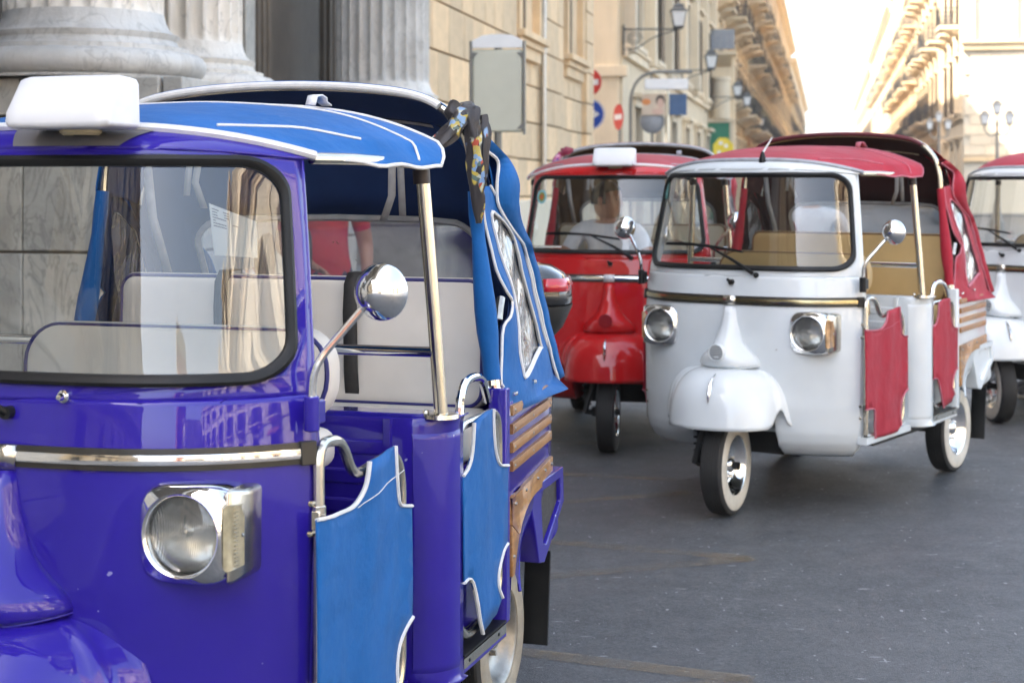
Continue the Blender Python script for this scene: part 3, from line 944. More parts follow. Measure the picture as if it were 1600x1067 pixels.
def headlamp(root, s, M):
    c = Vector((.415, .072, .925)); SCL = 1.13
    rings = []
    N = 48
    def sq(h, y, n=4.2):
        h *= SCL
        out = []
        for i in range(N):
            a = 2 * pi * i / N
            ca, sa = cos(a), sin(a)
            k = (abs(ca) ** n + abs(sa) ** n) ** (-1 / n)
            out.append(c + Vector((ca * k * h, y, sa * k * h)))
        return out
    def ci(r, y): return [c + Vector((cos(2 * pi * i / N) * r * SCL, y, sin(2 * pi * i / N) * r * SCL)) for i in range(N)]
    rings = [sq(.094, .09, 5), sq(.0935, .02, 4.6), sq(.091, -.004, 4.2), sq(.086, -.012, 3.4), ci(.0815, -.018), ci(.078, -.022), ci(.0735, -.020), ci(.0715, -.008), ci(.0705, .012)]
    m = MB().loft(rings)
    if s < 0: m = m.mirror()
    bz = m.obj('headlight', M['chrome'], root, sharp=60)
    m = MB().lathe([(q_[0] * SCL, q_[1]) for q_ in [(.071, .006), (.064, .0125), (.05, .0195), (.03, .025), (.012, .0275), (.001, .028)]], 32, (0, 0, 0), 'Y')
    m.lathe([(.001, .008), (.007, .009), (.009, .013), (.009, .03)], 14, (0, 0, 0), 'Y')
    m.move(c)
    if s < 0: m = m.mirror()
    m.obj('reflector', M['reflector'], bz)
    m = MB().lathe([(.0705 * SCL, .006), (.07 * SCL, -.001), (.055 * SCL, -.009), (.03 * SCL, -.0145), (.001, -.0165)], 36, (0, 0, 0), 'Y').move(c)
    if s < 0: m = m.mirror()
    m.obj('lens', M['lens'], bz)
    # indicator pod on the outer side
    m = MB()
    pts = []
    rr = []
    for x, y, h, dy in ((.098, -.006, .092, .04), (.106, .004, .089, .05), (.114, .026, .085, .05), (.119, .052, .080, .05), (.121, .085, .074, .03)):
        ring = [c + Vector((x, y, h)), c + Vector((x, y + .012, h + .008)), c + Vector((x, y + dy + .05, h + .008)), c + Vector((x, y + dy + .05, -h - .008)), c + Vector((x, y + .012, -h - .008)), c + Vector((x, y, -h))]
        rr.append(ring)
    m.loft(rr, True, True, True)
    if s < 0: m = m.mirror()
    pod = m.obj('indicator_housing', M['chrome2'], bz, bevel=.004)
    m = MB()
    rr = []
    for x, y, h in ((.099, -.008, .070), (.102, -.014, .068), (.107, -.010, .068), (.113, .004, .066), (.117, .018, .064)):
        rr.append([c + Vector((x, y, h)), c + Vector((x - .004, y - .004, h - .006)), c + Vector((x - .004, y - .004, -h + .006)), c + Vector((x, y, -h)), c + Vector((x, y + .03, -h)), c + Vector((x, y + .03, h))])
    m.loft(rr, True, True, True)
    for k in range(-7, 8):
        m.box(c + Vector((.1145, .010, k * .0085)), (.006, .014, .003))
    if s < 0: m = m.mirror()
    m.obj('indicator_lens', M['ind'], pod)
    m = MB().lathe([(.001, .0), (.004, -.001), (.005, .004)], 8, c + Vector((.116, .030, .0)), 'Y')
    if s < 0: m = m.mirror()
    m.obj('screw', M['dk'], pod)

def hem_tube(name, pts, M, parent, r=.006, key='hem'):
    return MB().tube(pts, r, 6).obj(name, M[key], parent)

def door_sheet(poly, fn, t):
    m = MB(); m.prism(poly, fn, t); return m

def wr(p, k, amp):
    """small fabric wrinkle offset"""
    return amp * (sin(p[0] * 31 * k + p[2] * 17) * .5 + sin(p[1] * 43 * k - p[2] * 29 * k + p[0] * 11) * .5)

def ape(name, label, loc, rz, M, opt):
    root = thing(name, label, 'three-wheeler', loc, rz, 'three-wheeled taxis with canvas roofs')
    steer = opt.get('steer', 0)
    # ---- front skin: lower part with wheel recess
    def low(u, v):
        u = u * 2 - 1
        z = .30 + (1.197 - .30) * v
        p = S(u, z, -.0006 * sm(1.18, 1.19, z))
        k = sm(.235, .195, abs(p.x)) * sm(.66, .60, z)
        p.y += .30 * k
        return p
    m = MB().grid(low, 120, 72)
    keep = []
    for f in m.f:                                   # openings for the lamp bowls
        cx = sum(m.v[i][0] for i in f) / 4; cz = sum(m.v[i][2] for i in f) / 4
        keep.append((abs(cx) - .415) ** 2 + (cz - .925) ** 2 > .086 ** 2)
    m.f = [f for f, k in zip(m.f, keep) if k]; m.m = [0] * len(m.f)
    # windscreen surround
    inner = screen_ring(.006)
    nseg = len(inner)
    hwu = 1.0
    outer = []
    kk = nseg // 4
    zb, ztp = 1.19, 0
    for i, (a, b) in enumerate(inner):
        q = i // kk; f = (i % kk) / (kk - 1)
        # corner order: top-right, top-left, bottom-left, bottom-right; each arc half on either side
        if q == 0: uu, zz = (1, f * 2) if f < .5 else (1 - (f - .5) * 2, 1)
        elif q == 1: uu, zz = (-1 + (1 - f * 2) * 1 if f < .5 else -1, 1 if f < .5 else 1 - (f - .5) * 2)
        elif q == 2: uu, zz = (-1, -f * 2) if f < .5 else (-1 + (f - .5) * 2, -1)
        else: uu, zz = (f * 2, -1) if f < .5 else (1, -1 + (f - .5) * 2)
        uo = a + (uu - a) if abs(uu) == 1 else uu
        zc = (1.19 + ztop(uo)) / 2
        zo = zc + zz * (ztop(uo) - 1.19) / 2
        outer.append((uo, zo))
    # straight runs carry no points inside a rounded-rectangle list: resample both outlines by side
    def q_odd(k): return k % 2 == 0
    def resample(ring):
        out = []
        n = len(ring)
        for i in range(n):
            a, b = ring[i], ring[(i + 1) % n]
            c = (56 if q_odd(i // kk) else 10) if (i % kk) == kk - 1 else 1
            for s in range(c): out.append((a[0] + (b[0] - a[0]) * s / c, a[1] + (b[1] - a[1]) * s / c))
        return out
    inner, outer = resample(inner), resample(outer)
    rings = []
    for k in range(5):
        t = k / 4
        rings.append([S(a[0] + (b[0] - a[0]) * t, a[1] + (b[1] - a[1]) * t) for a, b in zip(outer, inner)])
    m.loft(rings)
    # roof lip above the windscreen
    def P(u): return Vector((.56 * u, .222 + .19 * abs(u) ** 2.5, 1.781 - .066 * abs(u) ** 3))
    def lip(i, j):
        u = i * 2 - 1
        a = S(u, ztop(u)); b = P(u)
        mid = Vector(((a.x + b.x) / 2, a.y * .75 + b.y * .25 - .004, a.z * .35 + b.z * .65)) 
        t = j
        return a * (1 - t) ** 2 + mid * 2 * t * (1 - t) + b * t * t
    m.grid(lip, 48, 6)
    # side returns of the door posts
    for s in (1, -1):
        rr = []
        for i in range(30):
            z = .30 + (ztop(1) - .30) * i / 29
            p = S(s, z)
            rr.append([p, p + Vector((s * .003, .010, 0)), p + Vector((-s * .004, .022, 0)), p + Vector((-s * .04, .034, 0))])
        m.loft(rr, False)
    skin = m.obj('cab_shell', M['paint'], root, sharp=50, weld=True, solid=.006, soff=-1)
    # rubber gasket and glass
    rings = []
    prof = [(-.001, .0), (.0, .010), (.008, .0145), (.017, .012), (.024, .006), (.025, -.004)]
    base = resample(screen_ring(0))
    rs = []
    for du, d in prof:
        rr = resample(screen_ring(du))
        rs.append([S(a, b, d) for a, b in rr])
    MB().loft(rs).obj('windscreen_rubber', M['black'], root)
    g = MB(); rr = resample(screen_ring(.02)); zc = 1.4715
    rings = [[S(a * t, zc + (b - zc) * t, -.002) for a, b in rr] for t in [1 - k / 16 * .99 for k in range(17)]]
    g.loft(rings, True, False, True)
    glass = g.obj('windscreen', M['glass'], root, sharp=80)
    # moulding and badge
    MB().add(strip_on(1.075, .046, 0, .006).v, strip_on(1.075, .046, 0, .006).f).obj('waist_moulding', M['mould'], root)
    strip_on(1.075, .021, .004, .011).obj('waist_trim', M['trim'], root)
    m = MB()
    m.loft([[S(u, 1.098, d), S(u, 1.052, d)] for u, d in ((-.052, 0), (-.052, .015), (.052, .015), (.052, 0))], False)
    m.obj('badge', M['badge'], root, solid=.003)
    for s in (1, -1):
        m = MB()
        rr = []
        for u in (.955, .975, .993):
            rr.append([S(u * s, 1.05, -.002), S(u * s, 1.05, .016), S(u * s, 1.10, .016), S(u * s, 1.10, -.002)])
        m.loft(rr, True, True, True).obj('trim_clip', M['clip'], root, bevel=.002)
    # horn cover
    HB = [(.752, .172, .115), (.762, .172, .132), (.78, .164, .138), (.80, .148, .134), (.82, .124, .124), (.84, .102, .110), (.865, .082, .092), (.9, .066, .070), (.96, .046, .042), (1.01, .038, .033), (1.045, .033, .026)]
    rings = []
    for z, hw, pr in HB:
        ring = []
        for i in range(25):
            t = i / 24 * 2 - 1
            x = hw * t
            e = 1 - abs(t) ** 3.2
            nose = math.exp(-((z - .822) / .035) ** 2 - (x / .05) ** 2) * .018
            p = SX(x, z)
            ring.append(Vector((x, p.y + .01 - (pr + .01) * e - nose, z - .012 * (1 - t * t) * sm(.81, .752, z))))
        rings.append(ring)
    m = MB().loft(rings, False)
    m.loft([rings[0], [p + Vector((0, .09, .004)) for p in rings[0]]], False)
    m.loft([rings[-1], [p + Vector((0, .05, -.004)) for p in rings[-1]]], False)
    hc = m.obj('horn_cover', M['paint'], root, sharp=45, solid=.004, soff=-1)
    yq = SX(0, .822).y - .158
    m = MB().lathe([(.043, .03), (.0435, .004), (.0405, .0), (.038, .004)], 28, (0, yq, .822), 'Y')
    for k in range(-4, 5):
        h = k * .0085
        w = sqrt(max(0, .038 ** 2 - h * h))
        m.box((0, yq + .004, .822 + h), (2 * w, .006, .0038))
    m.obj('horn_grille', M['paint'] if not opt.get('redhorn') else M['redlens'], hc)
    MB().lathe([(.001, .013), (.039, .013)], 24, (0, yq, .822), 'Y').obj('horn_mesh', M['dark'] if not opt.get('redhorn') else M['redlens'], hc)
    # mudguard, turned with the wheel
    Rs = Matrix.Rotation(steer, 3, 'Z')
    def fend(i, j):
        t = i * 2 - 1
        w = abs(t)
        # plan outline: round nose, straight flanks running back past the axle
        if w < .6:
            ph = w / .6 * pi / 2
            bx, by = .262 * sin(ph) ** .86, -.235 * cos(ph) ** .9 - .03
        else:
            k = (w - .6) / .4
            bx, by = .262 + .075 * k ** .8, -.03 + .12 * k
        bx = math.copysign(bx, t)
        zb = .458 + .085 * math.exp(-((w - .66) / .10) ** 2) + .06 * sm(.95, 1.0, w)
        n = 2.9
        hgt = sin(j * pi / 2); rad = .10 + .90 * max(0.0, 1 - hgt ** n) ** (1 / n)
        flare = 1 + .04 * (1 - j) ** 4
        cyb = .08 + (by - .08) * rad if by < .08 else by
        return Rs @ Vector((bx * rad * flare, cyb * (flare if by < 0 else 1), zb + (.748 - zb) * hgt))
    m = MB().grid(fend, 80, 24)
    mg = m.obj('mudguard', M['paint'], root, sharp=60, solid=.005, soff=-1)
    # ornament on its crest
    pts = []
    for k in range(9):
        v = .30 + .42 * k / 8
        p = fend(.5, v)
        pts.append(p + Rs @ Vector((0, -.008 - .006 * sin(pi * k / 8), 0)))
    MB().tube(pts, [.002, .007, .0105, .012, .0125, .0115, .0095, .007, .003], 10, sq=.85).obj('crest', M['chrome'], mg)
    for s in (1, -1): headlamp(root, s, M)
    # wheels
    wm = dict(tyre=M['tyre'], ww=M['ww'], rim=M['rim'])
    wheel('front_wheel', root, (0, 0, .25), steer, opt['ww'], wm, outer=1)
    for s in (1, -1):
        wheel('rear_wheel', root, (s * .492, 1.85, .25), 0, opt['ww'], wm, outer=s)
    # front spring and link, on the far side of the wheel
    pts = []
    for i in range(90):
        a = i / 90 * 9 * 2 * pi
        pts.append(Rs @ Vector((-.13 + .026 * cos(a), -.035 + .026 * sin(a), .30 + .30 * i / 90)))
    m = MB().tube(pts, .0055, 6)
    m.tube([Rs @ Vector((-.13, -.035, .24)), Rs @ Vector((-.13, -.035, .62))], .013, 10)
    m.tube([Rs @ Vector((-.09, .0, .25)), Rs @ Vector((-.115, -.035, .25)), Rs @ Vector((-.13, -.1, .27)), Rs @ Vector((-.09, -.12, .4)), Rs @ Vector((0, -.05, .58)), Rs @ Vector((0, 0, .75))], .016, 8)
    m.lathe([(.001, -.1), (.03, -.1), (.034, -.075), (.02, -.07), (.02, .07)], 16, (0, 0, .25), 'X')
    m.obj('front_suspension', M['dark'], root)
    # ---- front details
    m = MB().lathe([(.001, -.026), (.006, -.025), (.008, -.018), (.008, -.01), (.014, -.008), (.014, .002)], 12, SX(.135, 1.203), 'Y')
    if opt.get('wiper'):
        pv = SX(.13, 1.212)
        m.obj('wiper_spindle', M['black'], root)
        a = pv + Vector((0, -.03, .0))
        mid = SX(-.12, 1.342, .045)
        m = MB().tube([a, a * .6 + mid * .4 + Vector((0, -.006, .008)), mid], [.011, .009, .004], 8, sq=.6)
        m.tube([SX(-.40, 1.352, .028), SX(-.28, 1.354, .038), SX(-.12, 1.344, .045), SX(.06, 1.322, .034)], [.004, .007, .008, .004], 6, sq=.5)
        m.tube([SX(-.41, 1.345, .024), SX(-.17, 1.345, .024), SX(.065, 1.316, .024)], .004, 6)
        m.obj('wiper', M['black'], root)
    else:
        m.obj('wiper_spindle', M['chrome'], root)
    nz = SX(.005, 1.165)
    MB().tube([nz + Vector((0, .01, 0)), nz + Vector((0, -.02, 0))], .014, 12).tube([nz + Vector((0, -.012, 0)), nz + Vector((-.008, -.03, .012)), nz + Vector((-.012, -.034, .018))], [.009, .008, .006], 10).obj('washer_nozzle', M['black'], root)
    if opt.get('aerial'):
        p = P(.0) + Vector((.10, -.012, -.004))
        MB().lathe([(.001, .05), (.008, .045), (.018, .012), (.021, 0), (.019, -.01)], 14, p).obj('aerial_base', M['black'], root)
        MB().tube([p + Vector((0, 0, .04)), p + Vector((.03, .05, .12))], [.006, .003], 8).obj('aerial', M['whitep'], root)
    # mirrors
    for s in (1, -1):
        b = Vector((.628, .262, 1.165))
        pts = fillet([b + Vector((0, -.022, .02)), b + Vector((.004, -.022, .10)), Vector((.725, .285, 1.385))], .045, 6)
        m = MB().tube(pts, .0085, 10)
        if s < 0: m = m.mirror()
        arm = m.obj('mirror_arm', M['chrome'], root)
        m = MB().tube([b + Vector((0, -.022, -.04)), b + Vector((0, -.022, .035))], .017, 12)
        m.box(b + Vector((0, -.002, 0)), (.03, .04, .05))
        if s < 0: m = m.mirror()
        m.obj('mirror_bracket', M['bracket'], arm, bevel=.003)
        c = Vector((.764, .285, 1.422))
        R = .0625
        m = MB().lathe([(.001, -.05), (.016, -.047), (.032, -.038), (.046, -.024), (.057, -.006), (.0615, .006), (.0625, .014), (.061, .018)], 36, (0, 0, 0), 'Y')
        m.lathe([(.061, .018), (.056, .017), (.001, .016)], 36, (0, 0, 0), 'Y')
        m.move(c, -.12 * 1 + opt.get('mir', 0))
        if s < 0: m = m.mirror()
        m.obj('mirror_head', M['chrome'], arm, sharp=60)
    # ---- front doors: canvas on bent tube
    for s in (1, -1):
        X = .628
        def q(y, z, d=0): return Vector((X + d + .02 * (y - .25), y, z))
        yh_ = .275 if s > 0 else .325
        tube = fillet([q(yh_, .42), q(yh_, 1.095), q(.395, 1.085), q(.455, .99), q(.70, 1.012), q(.745, .95), q(.745, .47), q(.70, .41), q(yh_, .41)], .05, 5)
        m = MB().tube(tube, .0125, 10)
        if s < 0: m = m.mirror()
        df = m.obj('door_frame', M['steel'], root)
        y0_ = .222 if s > 0 else .30
        up = [(y0_, .940), (.33, .932), (.41, .932), (.46, .948), (.487, .975), (.500, 1.020), (.664, 1.030), (.668, .965), (.678, .905), (.70, .882), (.758, .870)]
        dn = [(.758, .60), (.725, .585), (.69, .55), (.672, .49), (.68, .42), (.64, .392), (.36, .392), (.345, .45), (.335, .52), (.315, .545), (y0_, .55)]
        poly = up + dn
        def sub(poly):
            o = []
            for (a, b), (c, d) in zip(poly, poly[1:] + poly[:1]):
                L = sqrt((a - c) ** 2 + (b - d) ** 2); k = max(1, int(L / .06))
                for i in range(k): o.append((a + (c - a) * i / k, b + (d - b) * i / k))
            return o
        bm = bmesh.new()
        # a fine cloth grid cut to the outline
        m = MB()
        pl = sub(poly)
        def cloth(y, z):
            dd = .019 + .0035 * sin(y * 24 + z * 2.5 + sin(z * 5)) + .002 * sin(y * 47 - z * 6 + 2 * sin(z * 3)) + .002 * sin(z * 19 + y * 9) * sm(.7, .45, z)
            return q(y, z, dd)
        vs, fs = fill_outline(pl, .035)
        m.add([cloth(y, z) for y, z in vs], fs)
        if s < 0: m = m.mirror()
        dc = m.obj('door_canvas', M['canvas'], df, sharp=80, solid=.004)
        # hems round the cut-outs
        for seg in (up[:6], up[6:], dn[:5], dn[6:]):
            hm = MB().tube([cloth(p.x, p.y) + Vector((.002, 0, 0)) for p in catmull([(a, b, 0) for a, b in seg], 3)], .0042, 6, sq=1.5)
            if s < 0: hm = hm.mirror()
            hm.obj('hem', M['hem'], dc)
        hm = MB().tube([cloth(.44 + .27 * i / 8, .925 + .02 * i / 8 + .02 * (i / 8)) + Vector((.0032, 0, 0)) for i in range(9)], .0012, 5)
        if s < 0: hm = hm.mirror()
        hm.obj('seam', M['hem'], dc)
        # hinges
        for z in (.93, .55):
            m = MB().box(q(yh_ - .007, z), (.02, .022, .04)).tube([q(yh_, z - .03), q(yh_, z + .03)], .0155, 10)
            if s < 0: m = m.mirror()
            m.obj('hinge', M['steel'], df, bevel=.002)
        for z in (.965, .90, .56, .50):
            m = MB().lathe([(.001, .0), (.006, .001), (.0075, .006)], 8, S(.985 if s > 0 else .95, z, .007), 'Y')
            if s < 0: m = m.mirror()
            m.obj('bolt_head', M['steel'], root)
    # ---- bulkhead behind the driver
    def plan(off=0, k=7):
        o = [(-.60, .865 + off)]
        pts = [(.595, .865 + off)]
        for i in range(k + 1):
            a = -pi / 2 + i / k * pi / 2
            pts.append((.60 + (.105 - off) * cos(a), .965 + (.10 - off) * sin(a)))
        pts.append((.705 - off, 1.0))
        return pts
    half = plan()
    full = [(-x, y) for x, y in reversed(half)] + half
    rings = []
    for z, sc in ((.385, -.012), (.392, -.003), (.42, 0), (1.045, 0), (1.062, -.004), (1.067, -.014)):
        rings.append([Vector((x + math.copysign(sc, x) if abs(x) > .5 else x, y - sc, z)) for x, y in full])
    m = MB().loft(rings, False)
    top = [Vector((x - math.copysign(.014, x) if abs(x) > .5 else x, y + .014, 1.067)) for x, y in full]
    back = [Vector((max(-.69, min(.69, x)), 1.02, 1.067)) for x, y in full]
    m.loft([top, back], False)
    bk = m.obj('bulkhead', M['paint'], root, sharp=45, solid=.005, soff=-1)
    m = MB()
    for k in range(5):
        z = .985 - k * .075
        m.loft([[Vector((x, .865 + dy, z + dz)) for dy, dz in ((.004, .03), (-.010, .022), (-.010, -.012), (.004, -.02))] for x in (-.56, .56)], True, True, True)
    m.obj('bulkhead_rib', M['paint'], bk, bevel=.004)
    for s in (1, -1):
        # pressed panel on the corner post
        pl = plan(-.009)
        zz = [(.42, .012), (.43, .002), (.445, 0), (1.012, 0), (1.024, .002), (1.034, .012)]
        seq = pl[2:-1]
        rr = []
        for z, ins in zz:
            rr.append([Vector((x - ins * (.5 if i else 1), y + ins * .6, z)) for i, (x, y) in enumerate(seq)])
        m = MB().loft(rr, False)
        m.loft([[Vector((x, y, z)) for z in (.385, 1.064)] for x, y in ((.545, .868), (.547, .853), (.566, .851), (.570, .868))], False)
        if s < 0: m = m.mirror()
        m.obj('corner_panel', M['paint'], bk, sharp=40)
    # floor, sills, underbody
    m = MB().box((0, .60, .40), (1.22, .62, .02)).box((0, 1.20, .41), (1.22, .42, .02)).box((0, 1.75, .64), (.72, .66, .02))
    m.box((.615, .56, .387), (.05, .60, .035)).box((-.595, .60, .387), (.05, .50, .035))
    m.obj('floor', M['paint'], root)
    m = MB().box((0, 1.0, .345), (1.16, 1.0, .03)).box((0, 1.75, .36), (.72, .6, .03)).box((0, 1.2, .33), (.5, 1.75, .12)).box((0, 1.5, .28), (.3, .8, .1))  # wide tray plates added to block bounced light and deepen shade below
    m.tube([(-.46, 1.85, .25), (.46, 1.85, .25)], .035, 10).tube([(.36, .55, .31), (.36, 1.7, .31)], .028, 8).tube([(-.36, .55, .31), (-.36, 1.7, .31)], .028, 8)
    m.obj('underbody', M['dark'], root)
    for s in (1, -1):
        m = MB().loft([[Vector((.70, y, .385)), Vector((.708, y, .392)), Vector((.706, y, .432)), Vector((.60, y, .435)), Vector((.60, y, .385))] for y in (.99, 1.38)], True, True, True)
        if s < 0: m = m.mirror()
        sl = m.obj('sill', M['paint'], root, bevel=.003)
        m = MB().box((.708, 1.185, .418), (.006, .36, .026)).box((.67, 1.185, .4385), (.085, .36, .005), 1)
        for y in (1.05, 1.3): m.lathe([(.001, .713), (.005, .7125), (.006, .710)], 8, (0, y, .418), 'X', 1)
        if s < 0: m = m.mirror()
        m.obj('step_plate', [M['steel'], M['black']], sl)
        # rear doors
        def q2(y, z, d=0): return Vector((.693 + d, y, z))
        tube = fillet([q2(1.005, .50), q2(1.005, 1.028), q2(1.33, 1.028), q2(1.35, .95), q2(1.35, .53), q2(1.27, .49), q2(1.06, .47), q2(1.005, .52)], .05, 5)
        m = MB().tube(tube, .0125, 10)
        if s < 0: m = m.mirror()
        df = m.obj('door_frame', M['steel'], root)
        up = [(.995, .905), (1.035, .915), (1.06, .955), (1.068, 1.032), (1.15, 1.044), (1.245, 1.044), (1.25, .985), (1.265, .925), (1.30, .885), (1.365, .872)]
        dn = [(1.365, .655), (1.33, .64), (1.295, .60), (1.29, .555), (1.315, .515), (1.28, .478), (1.14, .462), (1.115, .50), (1.09, .575), (1.06, .625), (.995, .63)]
        vs, fs = fill_outline(sub(up + dn), .035)
        def cl2(y, z): return q2(y, z, .019 + .0035 * sin(y * 28 + z * 2 + sin(z * 6)) + .0015 * sin(y * 61 + z * 6))
        m = MB().add([cl2(y, z) for y, z in vs], fs)
        if s < 0: m = m.mirror()
        dc = m.obj('door_canvas', M['canvas'], df, sharp=80, solid=.004)
        for seg in (up[:4], up[5:], dn[:5], dn[6:]):
            hm = MB().tube([cl2(p.x, p.y) + Vector((.002, 0, 0)) for p in catmull([(a, b, 0) for a, b in seg], 3)], .004, 6, sq=1.5)
            if s < 0: hm = hm.mirror()
            hm.obj('hem', M['hem'], dc)
        # grab hoop beside the rear seat
        m = MB().tube(fillet([(.66, 1.10, .96), (.66, 1.13, 1.13), (.66, 1.30, 1.13), (.66, 1.36, 1.05)], .07, 6), .0125, 10)
        if s < 0: m = m.mirror()
        m.obj('grab_rail', M['chrome'], root)
        # ---- rear side panel with wheel arch
        def px(y): return .705 - .070 * (y - 1.36) / .74
        def arcp(a, dr=0):
            a = radians(a); c_, s_ = cos(a), sin(a)
            return (1.83 + math.copysign(abs(c_) ** .77, c_) * (.375 + dr), .42 + math.copysign(abs(s_) ** .77, s_) * (.295 + dr))
        arch = [arcp(a) for a in range(176, 20, -6)]
        poly = [(1.375, .435), (1.45, .435)] + [p for p in arch if p[1] > .44 and p[0] < 2.08] + [(2.085, .62), (2.085, 1.035), (1.375, 1.035)]
        vs, fs = fill_outline(poly, .05)
        m = MB().add([Vector((px(y), y, z)) for y, z in vs], fs)
        if s < 0: m = m.mirror()
        sp = m.obj('rear_side_panel', M['paint'], root, solid=.012, soff=-1, sharp=60)
        # fender sweeping inwards and back to the lip round the wheel
        rr = []
        for k in range(9):
            t = k / 8
            ring = []
            for i in range(25):
                a = 158 - i * (158 - 16) / 24
                y, z = arcp(a, .004 - .085 * sin(t * pi / 2))
                z -= .045 * t
                f = i / 24
                x1 = .690 - .14 * f
                x = px(y) + .004 + (x1 - px(y)) * (1 - cos(t * pi / 2))
                ring.append(Vector((x, y + .03 * t * f, z)))
            rr.append(ring)
        m = MB().loft(rr, False)
        m.tube(rr[-1], .0055, 6)
        if s < 0: m = m.mirror()
        m.obj('wheel_arch', M['paint'], sp, sharp=60)
        rr = [[p + Vector((-.004, 0, .004)) for p in rr[-1][6:]], [Vector((.33, p.y, p.z)) for p in rr[-1][6:]]]
        m = MB().loft(rr, False)
        if s < 0: m = m.mirror()
        m.obj('arch_liner', M['dark'], sp)
        # corner post in front of the panel
        m = MB().loft([[Vector((.70, 1.36, z)), Vector((.712, 1.366, z)), Vector((.712, 1.40, z)), Vector((.66, 1.41, z)), Vector((.66, 1.36, z))] for z in (.43, 1.085)], True, True, True)
        if s < 0: m = m.mirror()
        m.obj('corner_post', M['paint'], sp, bevel=.004)
        # wooden slats
        for z in (1.012, .960, .907, .854):
            rr = []
            for i in range(9):
                y = 1.445 + (2.045 - 1.445) * i / 8
                x = px(y)
                rr.append([Vector((x, y, z - .0145)), Vector((x + .010, y, z - .0138)), Vector((x + .0115, y, z)), Vector((x + .010, y, z + .0138)), Vector((x, y, z + .0145))])
            m = MB().loft(rr, True, True, True)
            if s < 0: m = m.mirror()
            sl = m.obj('wooden_slat', M['wood'], sp)
            m = MB()
            for y in (1.47, 1.74, 2.02):
                m.lathe([(.001, px(y) + .0135), (.0045, px(y) + .013), (.0055, px(y) + .009)], 8, (0, y, z), 'X')
            if s < 0: m = m.mirror()
            m.obj('screw', M['dk'], sl)
        # wooden arch board: three pieces
        up2 = [(1.428, .768), (2.06, .785)]
        def arcpt(a): return arcp(a, .004)
        pieces = [
            [(1.428, .545), (1.464, .545)] + [arcpt(a) for a in (158, 152, 146, 141, 137)] + [(1.428, .690)],
            [(1.428, .693)] + [arcpt(a) for a in (136.6, 132, 127, 122, 117, 112, 107)] + [(1.735, .7765), (1.428, .768)],
            [(1.739, .7765)] + [arcpt(a) for a in (106.5, 100, 94, 88, 82, 76, 70, 64)] + [(2.055, .735), (2.055, .785)]]
        for pc in pieces:
            m = MB(); vs, fs = fill_outline(pc, .06)
            m.add([Vector((px(y) + .012, y, z)) for y, z in vs], fs)
            if s < 0: m = m.mirror()
            m.obj('wooden_board', M['wood'], sp, solid=.014, soff=-1, bevel=.002)
        for y, z in ((1.445, .60), (1.47, .745), (1.62, .757), (1.80, .760), (1.92, .763), (2.03, .765)):
            m = MB().lathe([(.001, px(y) + .0175), (.0045, px(y) + .017), (.0055, px(y) + .012)], 8, (0, y, z), 'X')
            if s < 0: m = m.mirror()
            m.obj('screw', M['dk'], sp)
        # rear corner flare with mesh insert
        fl = [(1.735, .728), (2.12, .742), (2.13, .63), (1.90, .478), (1.845, .49), (1.80, .60)]
        xo = .668
        def fp(a, b, d): return Vector((xo - d, a, b))
        inn = [(1.865, .705), (2.085, .712), (2.09, .635), (1.925, .532), (1.89, .545)]
        m = MB()
        ring_o = [fp(a, b, 0) for a, b in fl]
        ring_i = [fp(*inn[0], 0), fp(*inn[1], 0), fp(*inn[2], 0), fp(*inn[3], 0), fp(*inn[4], 0), fp(1.875, .63, 0)]
        m.loft([[p + Vector((-.13, 0, 0)) for p in ring_o], ring_o, ring_i, [p + Vector((-.02, 0, 0)) for p in ring_i]], True)
        if s < 0: m = m.mirror()
        fo_ = m.obj('rear_flare', M['paint'], root, bevel=.004, sharp=30)
        m = MB().prism([(p.y, p.z) for p in ring_i], lambda a, b, d: fp(a, b, .014 + d), .004)
        if s < 0: m = m.mirror()
        m.obj('flare_mesh', M['flare_in'], fo_)
        m = MB().box((.575, 2.13, .31), (.085, .012, .30), rx=-.12)
        if s < 0: m = m.mirror()
        m.obj('mud_flap', M['black'], root)
    # rear panel, deck and lights
    m = MB().box((0, 2.085, .78), (1.25, .02, .50)).box((0, 2.08, .50), (.9, .02, .12))
    m.obj('tailboard', M['paint'], root, bevel=.006)
    for x in (.5, -.5): MB().box((x, 2.105, .66), (.1, .03, .07)).obj('tail_light', M['redlens'], root, bevel=.006)
    # ---- pillars and rails
    for s in (1, -1):
        m = MB().tube([(.688, .895, 1.065), (.672, .885, 1.32), (.646, .865, 1.70)], .0178, 14)
        if s < 0: m = m.mirror()
        pl = m.obj('roof_pillar', M['pillar'], root)
        m = MB().lathe([(.001, 1.079), (.03, 1.079), (.044, 1.076), (.046, 1.066)], 20, (.684, .905, 0))
        m.lathe([(.001, 1.088), (.007, 1.086), (.009, 1.079)], 8, (.650, .885, 0))
        if s < 0: m = m.mirror()
        m.obj('pillar_foot', M['steel'], pl)
        m = MB().tube([(.647, .865, 1.655), (.645, .864, 1.69)], .022, 12)
        if s < 0: m = m.mirror()
        m.obj('pillar_cap', M['brown'], pl)
        m = MB().tube([(.553, .405, 1.712), (.60, .55, 1.712), (.645, .865, 1.705)], .013, 10)
        if s < 0: m = m.mirror()
        m.obj('roof_rail', M['pillar'], root)
    MB().tube([(-.67, .885, 1.232), (.67, .885, 1.232)], .0135, 12).obj('cross_rail', M['chrome'], root)
    MB().tube([(.645 * sin(a), .865, 1.70 + .125 * cos(a) ** .8 if cos(a) > 0 else 1.70) for a in [(-1 + i / 12) * pi / 2 for i in range(25)]], .011, 8).obj('roof_bow', M['pillar'], root)
